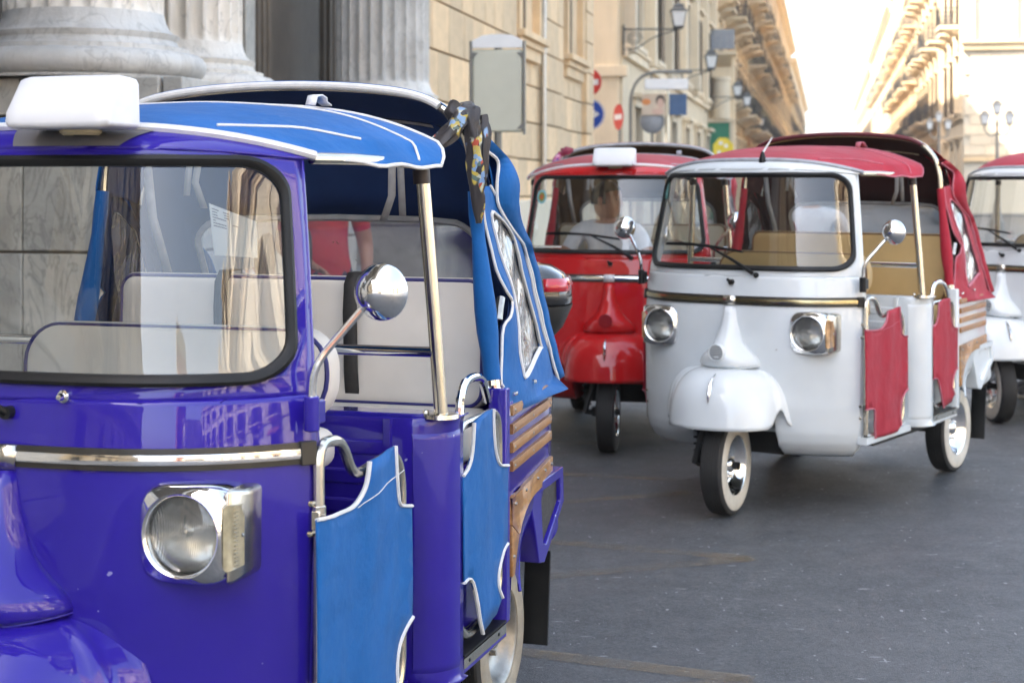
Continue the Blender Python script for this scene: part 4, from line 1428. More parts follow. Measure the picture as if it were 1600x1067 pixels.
    # ---- seats
    def seat_piece(nm, w, d, h, c, r, mat, pipe=True, tilt=0):
        m = rbox(w, d, h, r)
        R = Matrix.Rotation(tilt, 3, 'X')
        m.v = [tuple(R @ Vector(p) + Vector(c)) for p in m.v]
        o = m.obj(nm, mat, root, sharp=70)
        return o
    fs = []
    # driver's back rest: rounded slab
    prof = [(x, z) for x, z in rrect(.435, .125, .095, 6)]
    def slab(w_, h_, rad, c, dep, tilt=0):
        R = Matrix.Rotation(tilt, 3, 'X')
        rings = []
        for ins, y in ((.02, -dep / 2), (.006, -dep / 2 + .006), (0, -dep / 2 + .02), (0, dep / 2 - .01), (.012, dep / 2)):
            rings.append([R @ Vector((x, y - .012 * (1 - (x / w_) ** 2) * (1 if y < 0 else 0), z)) + Vector(c) for x, z in rrect(w_ - ins, h_ - ins, rad - ins * .5, 7)])
        m = MB().loft(rings, True, True, True)
        pr = [R @ Vector((x, -dep / 2 + .004, z)) + Vector(c) for x, z in rrect(w_ - .008, h_ - .008, rad, 7)]
        return m, pr
    m, pr = slab(.44, .118, .10, (.0, .80, 1.175), .075, -.06)
    o = m.obj('driver_backrest', M['seat'], root, sharp=50)
    MB().tube(pr, .006, 6, True).obj('piping', M['piping'], o)
    m = rbox(.9, .40, .10, .035); m.move((0, .60, 1.0)); m.obj('driver_seat', M['seat'], root, sharp=60)
    m = MB().box((0, .62, .68), (.8, .36, .54)); m.obj('seat_box', M['paint'], root, bevel=.01)
    m, pr = slab(.60, .19, .045, (0, 1.555, 1.19), .09, -.05)
    o = m.obj('rear_backrest', M['seat'], root, sharp=50)
    MB().tube(pr, .006, 6, True).obj('piping', M['piping'], o)
    for x in opt.get('belts', ()):
        MB().loft([[Vector((x - .022, 1.492 + dy, z)), Vector((x + .022, 1.492 + dy, z))] for z, dy in ((1.0, .016), (1.1, .0), (1.28, -.008), (1.36, .0), (1.392, .03), (1.392, .09))], False).obj('seat_belt', M['belt'], o, solid=.003)
    m = rbox(1.26, .52, .13, .04); m.move((0, 1.265, .945)); o = m.obj('rear_seat', M['seat'], root, sharp=60)
    MB().tube([(-.62, 1.012, .995), (.62, 1.012, .995)], .006, 6).obj('piping', M['piping'], o)
    MB().box((0, 1.3, .65), (1.24, .5, .46)).box((0, 1.85, .96), (1.24, .42, .02)).box((0, 1.62, .98), (1.26, .02, .3)).obj('seat_base', M['paint'], root, bevel=.008)
    # handlebar
    m = MB().tube([(0, .25, .6), (0, .38, 1.12)], .03, 12).tube(fillet([(-.30, .47, 1.14), (-.2, .42, 1.15), (.2, .42, 1.15), (.30, .47, 1.14)], .06), .014, 10)
    m.box((0, .39, 1.13), (.16, .1, .08))
    m.obj('handlebar', M['black'], root, bevel=.006)
    # ---- canvas roof over the driver
    def roof(i, j, dz=0):
        u = i * 2 - 1
        a = P(u) + Vector((0, .0, .004))
        sg = math.copysign(1, u) if u else 1
        w = abs(u)
        if w < .86:
            t = w / .86
            b = Vector((sg * .66 * t, .965, 1.862 - .107 * t ** 3.1))
        else:
            t = (w - .86) / .14
            b = Vector((sg * (.66 + .035 * sin(t * pi / 2)), .965 - .09 * t, 1.755 - .055 * t))
        p = a + (b - a) * j
        p.z += opt.get('bulge', .022) * sin(pi * j) ** .8 * (1 - w ** opt.get('bw', 3)) + dz
        p.z += wr(p, .55, .0035) * sin(pi * j)
        p.x += sg * .012 * sin(pi * j) * w ** 6
        if w > .9: p.z -= .012 * sin(pi * j) * (1 + .4 * sin(j * 17))
        return p
    rf = MB().grid(roof, 64, 24).obj('roof_canvas', M['canvas'], root, sharp=70, solid=.004)
    for pts in ([roof(i / 40, 1, .003) for i in range(41)], [roof(0, j / 16) for j in range(17)], [roof(1, j / 16) for j in range(17)]):
        MB().tube(pts, .0048, 6).obj('hem', M['hem'], rf)
    MB().tube([roof(.02 + .96 * i / 60, .80 - .5 * max(0, abs(i / 30 - 1) - .985), .0035) for i in range(61)], .0035, 6).obj('welt', M['welt'], rf)
    for s in (1, -1):
        p = [roof(.5 + s * (.30 + .13 * t), .10 + .38 * t - .0 * t * t, .004) for t in [i / 10 for i in range(11)]]
        MB().tube(p, .0035, 6).obj('welt', M['welt'], rf)
    # gutter strip
    MB().tube([P(u / 24 - 1) + Vector((0, -.004, .002)) for u in range(49)], .0115, 8, sq=1.5).obj('gutter', M['gutter'], root)
    m = MB()
    for x in (-.25, .25):
        pass
    p0 = roof(.72, .985, .0)
    MB().loft([[p0 + Vector((-.014, dy, dz)), p0 + Vector((.014, dy, dz))] for dy, dz in ((-.075, .008), (-.06, .032), (-.03, .036), (.0, .03), (.0, .02), (.03, .012))], False).obj('buckle_strap', M['hem'], rf, solid=.004)
    # ---- rear hood
    def hoop(t, y0=1.42, w=.60, zt=1.925, zl=1.62, off=0):
        """t = -1..1 along the inverted U"""
        sg = math.copysign(1, t) if t else 1
        pts = [Vector((0, 0, zt + .018)), Vector((.22, 0, zt + .010)), Vector((.40, 0, zt - .012)), Vector((.50, 0, zt - .05)), Vector((.565, 0, zt - .12)), Vector((w - .008, 0, zt - .21)), Vector((w, 0, zl))]
        f = abs(t) * (len(pts) - 1)
        i = min(int(f), len(pts) - 2); g = f - i
        q = pts[max(i - 1, 0)] if i > 0 else Vector((-.22, 0, zt + .010)); a, b = pts[i], pts[i + 1]; d = pts[min(i + 2, len(pts) - 1)]
        p = 0.5 * ((2 * a) + (b - q) * g + (2 * q - 5 * a + 4 * b - d) * g * g + (3 * a - q - 3 * b + d) * g ** 3)
        return Vector((sg * p.x, y0, p.z))
    ht = [hoop(i / 30 - 1) for i in range(61)]
    leg = lambda s: [Vector((s * .60, 1.42, 1.62)), Vector((s * .625, 1.41, 1.40)), Vector((s * .668, 1.38, 1.09))]
    hp = [leg(-1)[2], leg(-1)[1]] + ht + [leg(1)[1], leg(1)[2]]
    MB().tube(hp, .0135, 10).obj('hood_hoop', M['pillar'], root)
    for s in (1, -1):
        for a_, b_, r0, r1 in ((1.635, 1.105, .020, .026),):
            pts = []
            for k in range(9):
                z = a_ + (b_ - a_) * k / 8
                pts.append(Vector((s * interp([(1.09, .668), (1.40, .625), (1.62, .60)], z), interp([(1.09, 1.38), (1.40, 1.41), (1.62, 1.42)], z), z)))
            MB().tube(pts, [r0 + (r1 - r0) * k / 8 + .002 * sin(k * 2.3) + .010 * math.exp(-((k - 5) / 1.2) ** 2) for k in range(9)], 12).obj('hoop_sleeve', M['canvas'], root, sharp=60)
    # rear bow carrying the back of the hood
    def rbow(t):
        p = hoop(t, 1.62, .585, 1.855, 1.60)
        return p
    MB().tube([rbow(i / 30 - 1) + Vector((0, 0, -.012)) for i in range(61)], .010, 8).obj('hood_bow', M['pillar'], root)
    side_pull = 1 if opt.get('pull') else 0
    def hood(i, j):
        t = i * 2 - 1
        a = hoop(t, 1.40 + .15 * sm(.50, .72, t * side_pull)) + Vector((0, 0, .014)); b = rbow(t)
        p = a + (b - a) * j
        p.z += .010 * sin(pi * j)
        sg = math.copysign(1, t)
        p.x += sg * (.012 + .006 * sin(j * 9)) * sm(.75, 1, abs(t))
        p.z += wr(p, .6, .004) * sin(pi * j)
        return p
    hd = MB().grid(hood, 60, 12).obj('hood_canvas', M['canvas'], root, sharp=70, solid=.003)
    def hoodl(i, j):
        p = hood(i, j); return Vector((p.x * .985, p.y + .004, p.z - .012))
    MB().grid(hoodl, 60, 12).obj('hood_lining', M['lining'], hd, sharp=70, solid=.002)
    # white sleeve on the leading hoop
    MB().tube([hoop(i / 30 - 1, 1.40) + Vector((0, -.004, .002)) for i in range(11, 46 if opt.get('pull') else 50)], .0115, 10).obj('hood_piping', M['hood_pipe'], hd)
    # back curtain with a clear window
    def back(x, v):
        """v: 0 = top bow, 1 = tailboard"""
        t = x / .585
        top = rbow(max(-1, min(1, (abs(t) ** 1.25) * math.copysign(.80, t))))
        top = Vector((x, 1.625, interp([(0, 1.868), (.38, 1.858), (.5, 1.80), (.585, 1.70), (.65, 1.60)], abs(x))))
        bot = Vector((x * 1.06, 2.09, 1.0))
        p = top + (bot - top) * v
        p.y += .03 * sin(pi * v) - .05 * max(0, abs(x) / .62) ** 4
        p.y += wr((p.x, 0, p.z), .5, .002)
        return p
    W = .475
    vt, vb = .36, .78
    outer = []; inn = rrect(W, .5, .0001, 1)
    rr = rrect(W, (vb - vt) / 2, .07, 5)
    wq = [(a, (vt + vb) / 2 - b) for a, b in rr]
    # surround: rings between window outline and full sheet
    def subdiv(ring, k):
        o = []
        n = len(ring); kk = n // 4
        for i in range(n):
            a, b = ring[i], ring[(i + 1) % n]
            c = k if i % kk == kk - 1 else 1
            for s_ in range(c): o.append((a[0] + (b[0] - a[0]) * s_ / c, a[1] + (b[1] - a[1]) * s_ / c))
        return o
    wq = subdiv(wq, 8)
    ww_ = .615
    oq = []
    for a, b in wq:
        da, db = a / W, (b - (vt + vb) / 2) / ((vb - vt) / 2)
        k = max(abs(da), abs(db))
        oq.append((da / k * ww_, .5 + db / k * .5))
    rings = [[back(a[0] + (b[0] - a[0]) * t, a[1] + (b[1] - a[1]) * t) for a, b in zip(oq, wq)] for t in (0, .25, .5, .75, 1)]
    bc = MB().loft(rings).obj('back_curtain', M['canvas'], root, sharp=70, solid=.003)
    MB().loft([[p + Vector((0, -.010, -.006)) for p in r_] for r_ in rings]).obj('curtain_lining', M['lining'], bc, sharp=70, solid=.002)
    g = MB(); cx, cv = 0, (vt + vb) / 2
    g.loft([[back(a * t, cv + (b - cv) * t) for a, b in wq] for t in (1, .75, .5, .25, .02)], True, False, True)
    g.obj('rear_window', M['vinylr'], bc, sharp=80)
    MB().tube([back(a, b) + Vector((0, -.016, -.006)) for a, b in wq], .008, 6, True, sq=1.5).obj('window_welt', M['strap'], bc)
    # side curtains
    for s in (1, -1):
        fr = [(1.425, 1.645), (1.425, 1.58), (1.435, 1.50), (1.46, 1.41), (1.50, 1.345), (1.545, 1.315), (1.505, 1.275), (1.452, 1.25), (1.425, 1.17), (1.405, 1.10), (1.42, 1.085), (1.435, 1.06), (1.44, 1.0)]
        re = [(2.07, 1.0), (2.085, 1.09), (1.97, 1.22), (1.89, 1.36), (1.80, 1.475), (1.69, 1.535), (1.58, 1.60), (1.50, 1.65)]
        win = [(1.50, 1.57), (1.545, 1.565), (1.665, 1.505), (1.70, 1.45), (1.755, 1.36), (1.90, 1.165), (1.90, 1.145), (1.63, 1.092), (1.60, 1.11), (1.585, 1.20), (1.60, 1.31), (1.565, 1.38), (1.51, 1.50)]
        def sx(y, z):
            x = interp([(.98, .692), (1.05, .687), (1.3, .655), (1.6, .618), (1.8, .60)], z) + .004
            x += .016 * math.exp(-((z - 1.30) / .12) ** 2 - ((y - 1.52) / .10) ** 2)
            x -= .05 * sm(1.6, 2.15, y) * (1 if z > 1.0 else 0)
            x += .003 * sin(y * 17 + z * 11) + .0015 * sin(z * 41 - y * 19)
            return Vector((x, y, z))
        vs, fs = fill_outline(fr + re, .035, hole=win)
        m = MB().add([sx(y, z) for y, z in vs], fs)
        if s < 0: m = m.mirror()
        sc = m.obj('side_curtain', M['canvas'], root, sharp=80, solid=.003)
        m = MB().add([sx(y, z) - Vector((.008, 0, 0)) for y, z in vs], fs)
        if s < 0: m = m.mirror()
        m.obj('curtain_lining', M['lining'], sc, sharp=80, solid=.002)
        vs, fs = fill_outline(win, .03)
        def wx(y, z):
            p = sx(y, z); p.x -= .004 + .003 * sin(y * 38 - z * 27); return p
        m = MB().add([wx(y, z) for y, z in vs], fs)
        if s < 0: m = m.mirror()
        m.obj('side_window', M['vinyl'], sc, sharp=80)
        for hm in (MB().tube([sx(p.x, p.y) + Vector((.003, 0, 0)) for p in catmull([(a, b, 0) for a, b in win], 3, True)], .0048, 6, True, sq=1.6),
                   MB().tube([sx(p.x, p.y) + Vector((.003, -.002, 0)) for p in catmull([(a, b, 0) for a, b in fr], 3)], .0045, 6),
                   MB().tube([sx(p.x, p.y) + Vector((.003, .002, 0)) for p in catmull([(a, b, 0) for a, b in re[1:8]], 3)], .0045, 6)):
            if s < 0: hm = hm.mirror()
            hm.obj('hem', M['hem'], sc)
        # loose outer flap: hangs behind the side curtain, dark inside
        fp_ = [(1.40, 1.775), (1.485, 1.750), (1.57, 1.722), (1.545, 1.66), (1.556, 1.59), (1.64, 1.54), (1.78, 1.475), (1.87, 1.41), (1.955, 1.29), (2.05, 1.13), (2.12, 1.02)]
        gp_ = [(1.47, 1.80), (1.56, 1.765), (1.64, 1.72), (1.70, 1.67), (1.73, 1.60), (1.77, 1.545), (1.85, 1.47), (1.94, 1.40), (2.02, 1.28), (2.11, 1.13), (2.17, 1.03)]
        rr = []
        for (a, b), (c, d) in zip([(p.x, p.y) for p in catmull([(a, b, 0) for a, b in fp_], 4)], [(p.x, p.y) for p in catmull([(a, b, 0) for a, b in gp_], 4)]):
            x0 = min(sx(a, b).x, .625 + max(0, 1.5 - b) * .12); bul = .012 + .03 * math.exp(-((b - 1.64) / .08) ** 2)
            rr.append([Vector((x0 + .006, a, b)), Vector((x0 + .006 + bul, a * .5 + c * .5 + .01, b * .5 + d * .5 + .006)), Vector((x0 - .01 + bul * .4, c + .01, d)), Vector((x0 - .10, c + .04, d - .005))])
        m = MB().loft(rr, False)
        if s < 0: m = m.mirror()
        fo = m.obj('hood_flap', M['canvas'], root, sharp=80, solid=.003)
        for hm in (MB().tube([r_[0] + Vector((.002, -.002, 0)) for r_ in rr], .0052, 6), MB().tube([(r_[1] + r_[2]) / 2 + Vector((.004, 0, 0)) for r_ in rr[10:]], .0035, 6)):
            if s < 0: hm = hm.mirror()
            hm.obj('hem', M['hem'], fo)
        # snaps, hinge knuckle
        for y, z in ((1.50, 1.055), (1.72, 1.062)):
            p = sx(y, z)
            for k in (-.008, .008):
                m = MB().lathe([(.001, .012), (.006, .011), (.007, .0)], 8, p + Vector((0, k, 0)), 'X')
                if s < 0: m = m.mirror()
                m.obj('snap', M['chrome'], sc)
        m = MB().tube([sx(1.445, 1.25) + Vector((-.01, 0, .02)), sx(1.455, 1.30) + Vector((-.01, 0, 0)), sx(1.475, 1.33) + Vector((-.01, 0, 0))], .012, 8)
        if s < 0: m = m.mirror()
        m.obj('hood_hinge', M['dk'], root)
        m = MB().tube([(.675, 1.385, 1.075), (.668, 1.388, 1.13)], .014, 10)
        if s < 0: m = m.mirror()
        m.obj('hood_socket', M['chrome'], root)
    # inner straps
    for pts, w in (([(.285, 1.60, 1.79), (.29, 1.57, 1.72), (.285, 1.58, 1.62), (.25, 1.60, 1.545)], .024), ([(.31, 1.60, 1.79), (.315, 1.575, 1.70), (.318, 1.585, 1.56)], .022),
                   ([(-.36, 1.60, 1.78), (-.365, 1.57, 1.66), (-.35, 1.6, 1.58)], .024), ([(-.39, 1.60, 1.78), (-.39, 1.575, 1.70), (-.40, 1.58, 1.62)], .022), ([(-.55, 1.60, 1.72), (-.53, 1.60, 1.55), (-.505, 1.66, 1.36)], .03)):
        MB().loft([[Vector(p) + Vector((-w / 2, 0, 0)), Vector(p) + Vector((w / 2, 0, 0))] for p in pts], False).obj('hood_strap', M['strap'], root, solid=.002)
    if opt.get('sign'):
        # blank roof sign: wedge-fronted plastic box on a round foot
        w = opt['sign']
        cx = opt.get('sx', .075)
        pr = [(.0, 0), (-.008, .01), (-.004, .035), (.055, .118), (.075, .123), (.13, .120), (.14, .11), (.145, .0)]
        rings = []
        n = 14
        for i in range(n + 1):
            t = i / n * 2 - 1
            sq = 1 - .10 * sm(.86, 1, abs(t)) ** 2 - .02 * abs(t)
            x = t * w
            rings.append([Vector((cx + x, .055 + .0725 + (y - .0725) * sq, 1.772 + .0585 + (z - .0615) * sq * .96)) for y, z in pr])
        m = MB().loft(rings, True, True, True)
        o = m.obj('roof_sign', M['whitep'], root, bevel=.010, seg=4, sharp=50)
        MB().lathe([(.001, 1.776), (.045, 1.776), (.045, 1.766), (.038, 1.760)], 24, (cx, .155, 0)).obj('sign_foot', M['cream'], o)
        if opt.get('plate'):
            def pt_(i, j):
                x = cx - .175 + .27 * i
                x += (.05 * j) * (1 if i > .5 else 0) * (2 * i - 1) - .02 * j * (1 - i)
                p = lip(.5 + x / .56 / 2, .06 + .9 * j)
                return p + Vector((0, -.003, .002))
            MB().grid(pt_, 16, 6).obj('sign_plate', M['greyplate'], o)
    if opt.get('permit'):
        m = MB()
        c = [(.398, 1.612), (.487, 1.572), (.494, 1.493), (.418, 1.500)]
        def pq(i, j):
            a = Vector((*c[0], 0)).lerp(Vector((*c[1], 0)), i); b = Vector((*c[3], 0)).lerp(Vector((*c[2], 0)), i)
            p = a.lerp(b, j)
            return SX(p.x, p.y, -.014 + .004 * sin(i * 5 + j * 3))
        o = MB().grid(pq, 8, 6).obj('permit_paper', M['paper'], root)
        m = MB()
        for k in range(7):
            j = .07 + k * .055
            i1 = .42 if k < 3 else (.62 if k == 4 else .36)
            m.loft([[pq(.06, j) + Vector((0, -.0015, 0)), pq(.06, j + .018) + Vector((0, -.0015, 0))], [pq(i1, j) + Vector((0, -.0015, 0)), pq(i1, j + .018) + Vector((0, -.0015, 0))]], False)
        m.obj('print', M['ink'], o)
    if opt.get('sticker'):
        k = opt['sticker']
        c = (-.47, 1.58)
        mm = MB()
        def disc(r0, r1, d, mi):
            n = 24
            mm.loft([[SX(c[0] + r * .8 * cos(2 * pi * i / n), c[1] + r * sin(2 * pi * i / n), d) for i in range(n)] for r in (r0, r1)], True, mi=mi)
        if k == 'oval':
            disc(.045, .030, .003, 0); disc(.030, .001, .0035, 1); disc(.016, .001, .004, 2)
        else:
            for a, b, d, mi in ((.02, .048, .003, 3), (.013, .03, .0035, 0), (.006, .02, .004, 3)):
                mm.add([SX(-.505 + x * a, 1.63 + z * b, d) for x, z in ((-1, -1), (1, -1), (1, 1), (-1, 1))], [(0, 1, 2, 3)], mi)
        mm.obj('sticker', [M['cyan'], M['olive'], M['orange'], M['teal']], glass)
    return root

def fill_outline(poly, step, hole=None):
    """triangulated 2D sheet bounded by poly (and an optional hole), with inner points every step"""
    from mathutils.geometry import delaunay_2d_cdt
    def dens(r):
        o = []
        for (a, b), (c, d) in zip(r, r[1:] + r[:1]):
            k = max(1, int(sqrt((a - c) ** 2 + (b - d) ** 2) / step))
            for i in range(k): o.append((a + (c - a) * i / k, b + (d - b) * i / k))
        return o
    def inside(x, y, r):
        c = False
        for (a, b), (p, q) in zip(r, r[1:] + r[:1]):
            if (b > y) != (q > y) and x < (p - a) * (y - b) / (q - b) + a: c = not c
        return c
    P = dens(list(poly)); H = dens(list(hole)) if hole else []
    xs = [p[0] for p in P]; ys = [p[1] for p in P]
    I = []
    y = min(ys) + step * .5; row = 0
    while y < max(ys):
        x = min(xs) + step * (.5 if row % 2 else .25)
        while x < max(xs):
            if inside(x, y, P) and not (H and inside(x, y, H)):
                if min((x - a) ** 2 + (y - b) ** 2 for a, b in P + H) > (step * .45) ** 2: I.append((x, y))
            x += step
        y += step * .87; row += 1
    n, h = len(P), len(H)
    ed = [(i, (i + 1) % n) for i in range(n)] + [(n + i, n + (i + 1) % h) for i in range(h)]
    r = delaunay_2d_cdt([Vector(p) for p in P + H + I], ed, [], 0, 1e-6)
    V = [(v.x, v.y) for v in r[0]]
    F = []
    for f in r[2]:
        cx = sum(V[i][0] for i in f) / len(f); cy = sum(V[i][1] for i in f) / len(f)
        if inside(cx, cy, P) and not (H and inside(cx, cy, H)): F.append(tuple(f))
    return V, F

# per-taxi materials
REFL = plain('reflector', (.9, .9, .88), .14, 1, var=.08, vs=30)
def flutes():
    nt = REFL.node_tree; b = nt.nodes['Principled BSDF']
    w = nn(nt, 'ShaderNodeTexWave', bands_direction='X'); w.inputs['Scale'].default_value = 62; w.inputs['Distortion'].default_value = .4
    nt.links.new(coords(nt), w.inputs['Vector'])
    bump(nt, b, w.outputs['Fac'], .5, .006)
flutes()
TRIMB = plain('moulding_black', (.03, .026, .02), .4, var=.3)
TRIMG = plain('trim_brass', (.42, .35, .2), .22, 1, var=.15)
CREAM = plain('cream_plastic', (.62, .53, .33), .5, var=.1)
GREYPL = plain('grey_film', (.16, .155, .165), .35, coat=.4, var=.1)
BROWN = plain('brown_tape', (.03, .018, .014), .5, var=.2)
PAPER = plain('paper', (.66, .68, .70), .6, var=.05)
INK = plain('ink', (.04, .05, .10), .6, var=0)
CYAN = plain('sticker_cyan', (.25, .55, .6), .4, var=.1)
OLIVE = plain('sticker_olive', (.25, .25, .03), .4, var=.3, vs=40)
ORANGE = plain('sticker_orange', (.6, .12, .03), .4, var=.2)
TEAL = plain('sticker_teal', (.05, .3, .27), .4, var=.1)
MESHIN = plain('flare_mesh', (.055, .05, .042), .55, .4, var=.4, vs=60, bs=.8, bscale=240, bd=.003)

def mats(paint_m, canvas_m, seat_m, piping_m, hem_m, hood_pipe, mould, trim, badge, bracket, flare_in, clip, ind, ww=WHITEWALL, lining=None, rim=None, welt=None, gutter=None, pillar=None):
    return dict(paint=paint_m, canvas=canvas_m, seat=seat_m, piping=piping_m, hem=hem_m, hood_pipe=hood_pipe, mould=mould, trim=trim, badge=badge,
                bracket=bracket, flare_in=flare_in, clip=clip, ind=ind, ww=ww, tyre=RUBBER, rim=rim or CHROME, chrome=CHROME, chrome2=CHROME2, steel=CHROME2, pillar=pillar or PILLAR,
                dk=DKCHROME, black=BLACKM, dark=DARK, glass=GLASS, lens=LENS, vinyl=VINYL, vinylr=VINYLR, reflector=REFL, belt=BELT, whitep=WHITEP, wood=WOOD, strap=GREYSTRAP,
                brown=BROWN, cream=CREAM, greyplate=GREYPL, paper=PAPER, ink=INK, redlens=RED_LENS, cyan=CYAN, olive=OLIVE, orange=ORANGE, teal=TEAL, welt=welt or hem_m, gutter=gutter or HEMW, lining=lining)
PILLAR = plain('pillar_steel', (.66, .60, .48), .2, 1, var=.1, vs=14)
BLUE = paint('blue_enamel', (.024, .012, .29), (.5, .5, .7), .12)
WHITE = paint('white_enamel', (.70, .74, .755), (.3, .28, .26), .12)
REDP = paint('red_enamel', (.52, .012, .014), (.8, .3, .3))
C_BLUE = canvas('blue_canvas', (.005, .108, .36), .05)
C_CRIM = canvas('crimson_canvas', (.37, .017, .035), .04)
C_RED = canvas('red_canvas', (.36, .022, .035), .08)
LEATHER_W = plain('white_leatherette', (.74, .70, .64), .45, var=.07, vs=5, bs=.15, bscale=30)
LEATHER_T = plain('tan_leatherette', (.54, .38, .17), .45, var=.08, vs=5, bs=.15, bscale=30)
LEATHER_C = plain('cream_leatherette', (.42, .38, .28), .45, var=.08, vs=5, bs=.15, bscale=30)
PIPE_B = plain('navy_piping', (.02, .02, .16), .45, var=.1)
PIPE_T = plain('brown_piping', (.16, .08, .03), .5, var=.1)
HEMC = plain('crimson_hem', (.46, .13, .17), .7, var=.2, vs=20, bs=.3, bscale=200)
MAROON = plain('maroon_piping', (.10, .012, .02), .6, var=.2)
GREYHEM = plain('grey_hem', (.36, .37, .40), .6, var=.2, vs=20)
WPLATE = plain('white_badge', (.62, .62, .64), .3, coat=.5, var=.05)

M_BLUE = mats(BLUE, C_BLUE, LEATHER_W, PIPE_B, HEMW, HEMW, TRIMB, CHROME, CHROME2, BLUE, MESHIN, plain('clip_black', (.02, .018, .015), .4, var=.2), SMOKE, lining=plain('navy_lining', (.005, .026, .105), .8, var=.2), rim=plain('dusty_rim', (.30, .285, .26), .42, .9, var=.3, vs=14), ww=plain('dusty_whitewall', (.34, .30, .235), .7, var=.25, vs=12, bs=.2))
M_WHITE = mats(WHITE, C_CRIM, LEATHER_T, PIPE_T, HEMC, MAROON, TRIMB, TRIMG, CHROME2, BLACKM, WHITE, BLACKM, plain('pale_amber_indicator', (.40, .22, .09), .2, coat=1, var=.35, vs=30), gutter=GREYHEM, lining=plain('maroon_lining', (.035, .007, .007), .8, var=.2))
M_RED = mats(REDP, C_RED, LEATHER_C, PIPE_T, GREYHEM, GREYHEM, TRIMB, CHROME, WPLATE, BLACKM, MESHIN, BLACKM, AMBER, ww=RUBBER, lining=plain('brown_lining', (.075, .04, .012), .8, var=.2))

ape('taxi_tricycle', 'bright blue three-wheeled taxi with blue canvas roof, nearest the camera', (-1.0996, 3.434, 0), -.3004, M_BLUE,
    dict(ww=True, sign=.126, sx=.117, plate=True, permit=True, belts=(.19, -.235), steer=-.05, pull=True))
ape('taxi_tricycle', 'white three-wheeled taxi with crimson canvas doors standing whole in the open road', (1.0767, 8.163, 0), -.601, M_WHITE,
    dict(ww=True, wiper=True, aerial=True, sticker='green', steer=.13, mir=0, pull=True))
ape('taxi_tricycle', 'glossy red three-wheeled taxi with a man at the wheel', (.597, 10.074, 0), -.2153, M_RED,
    dict(ww=False, wiper=True, sign=.13, sx=.02, sticker='oval', redhorn=True, steer=.06))
ape('taxi_tricycle', 'white three-wheeled taxi cut off by the right edge, front wheel turned hard over', (3.389, 11.332, 0), -.937, M_WHITE,
    dict(ww=True, wiper=True, steer=1.0, bulge=.07, bw=8))
# ------------------------------------------------------------------ scarves knotted on the hoods
def scarf_mat(name, dark, cols):
    m, nt, b = new_mat(name)
    v = coords(nt, (1, 1, 1))
    vo = nn(nt, 'ShaderNodeTexVoronoi'); vo.inputs['Scale'].default_value = 70
    nt.links.new(mixc(nt, .12, v, noise_col(nt, v)), vo.inputs['Vector'])
    sp = nn(nt, 'ShaderNodeSeparateColor'); nt.links.new(vo.outputs['Color'], sp.inputs[0])
    r = nn(nt, 'ShaderNodeValToRGB'); r.color_ramp.interpolation = 'CONSTANT'
    e = r.color_ramp.elements
    while len(e) < len(cols): e.new(.5)
    for i, (el, c) in enumerate(zip(e, cols)): el.position = i / len(cols); el.color = (*c, 1)
    nt.links.new(sp.outputs[0], r.inputs[0])
    ed = ramp(nt, noise(nt, coords(nt, (11, 11, 6)), 1.0, 2), [(.52, 0.0), (.54, 1.0)])
    nt.links.new(mixc(nt, ed, dark, r.outputs[0]), b.inputs['Base Color'])
    b.inputs['Roughness'].default_value = .45
    b.inputs['Sheen Weight'].default_value = .2
    bump(nt, b, noise(nt, coords(nt, (30, 30, 8)), 1.0, 3), .5, .006)
    return m
def noise_col(nt, v):
    n = nn(nt, 'ShaderNodeTexNoise'); n.inputs['Scale'].default_value = 14
    nt.links.new(v, n.inputs['Vector']); return n.outputs['Color']
SILK = scarf_mat('patterned_silk', (.022, .018, .02), [(.18, .30, .52), (.55, .42, .06), (.22, .36, .58), (.50, .52, .42), (.10, .16, .14), (.42, .06, .03), (.02, .02, .03), (.5, .40, .10)])
SILK2 = scarf_mat('pink_silk', (.25, .02, .06), [(.5, .05, .2), (.12, .05, .35), (.6, .3, .4), (.3, .02, .04)])
BPOSE = (Vector((-1.0996, 3.434, 0)), -.3004); WPOSE = (Vector((1.0767, 8.163, 0)), -.601); RPOSE = (Vector((.597, 10.074, 0)), -.2153); VPOSE = (Vector((3.389, 11.332, 0)), -.937)
def car_pt(pose, x, y, z): return pose[0] + Matrix.Rotation(pose[1], 3, 'Z') @ Vector((x, y, z))
def cloth_strip(paths, name):
    """paths: (centre points, half widths, width direction); folded strip with some depth"""
    m = MB()
    for pts, ws, wd in paths:
        P = catmull(pts, 5); n = len(P); rings = []
        for i, p in enumerate(P):
            t = i / (n - 1) * (len(ws) - 1); k = min(int(t), len(ws) - 2); w = ws[k] + (ws[k + 1] - ws[k]) * (t - k)
            d = (P[min(i + 1, n - 1)] - P[max(i - 1, 0)]).normalized()
            a = Vector(wd).normalized(); a = (a - d * a.dot(d)).normalized(); b = d.cross(a)
            ring = []
            for j in range(14):
                th = 2 * pi * j / 14
                rr = .84 + .24 * sin(th * 3 + i * .35) + .12 * sin(th * 5 - i * .8)
                ring.append(p + a * cos(th) * w * .8 * rr + b * sin(th) * w * .34 * rr)
            rings.append(ring)
        m.loft(rings, True, True, True)
    return m
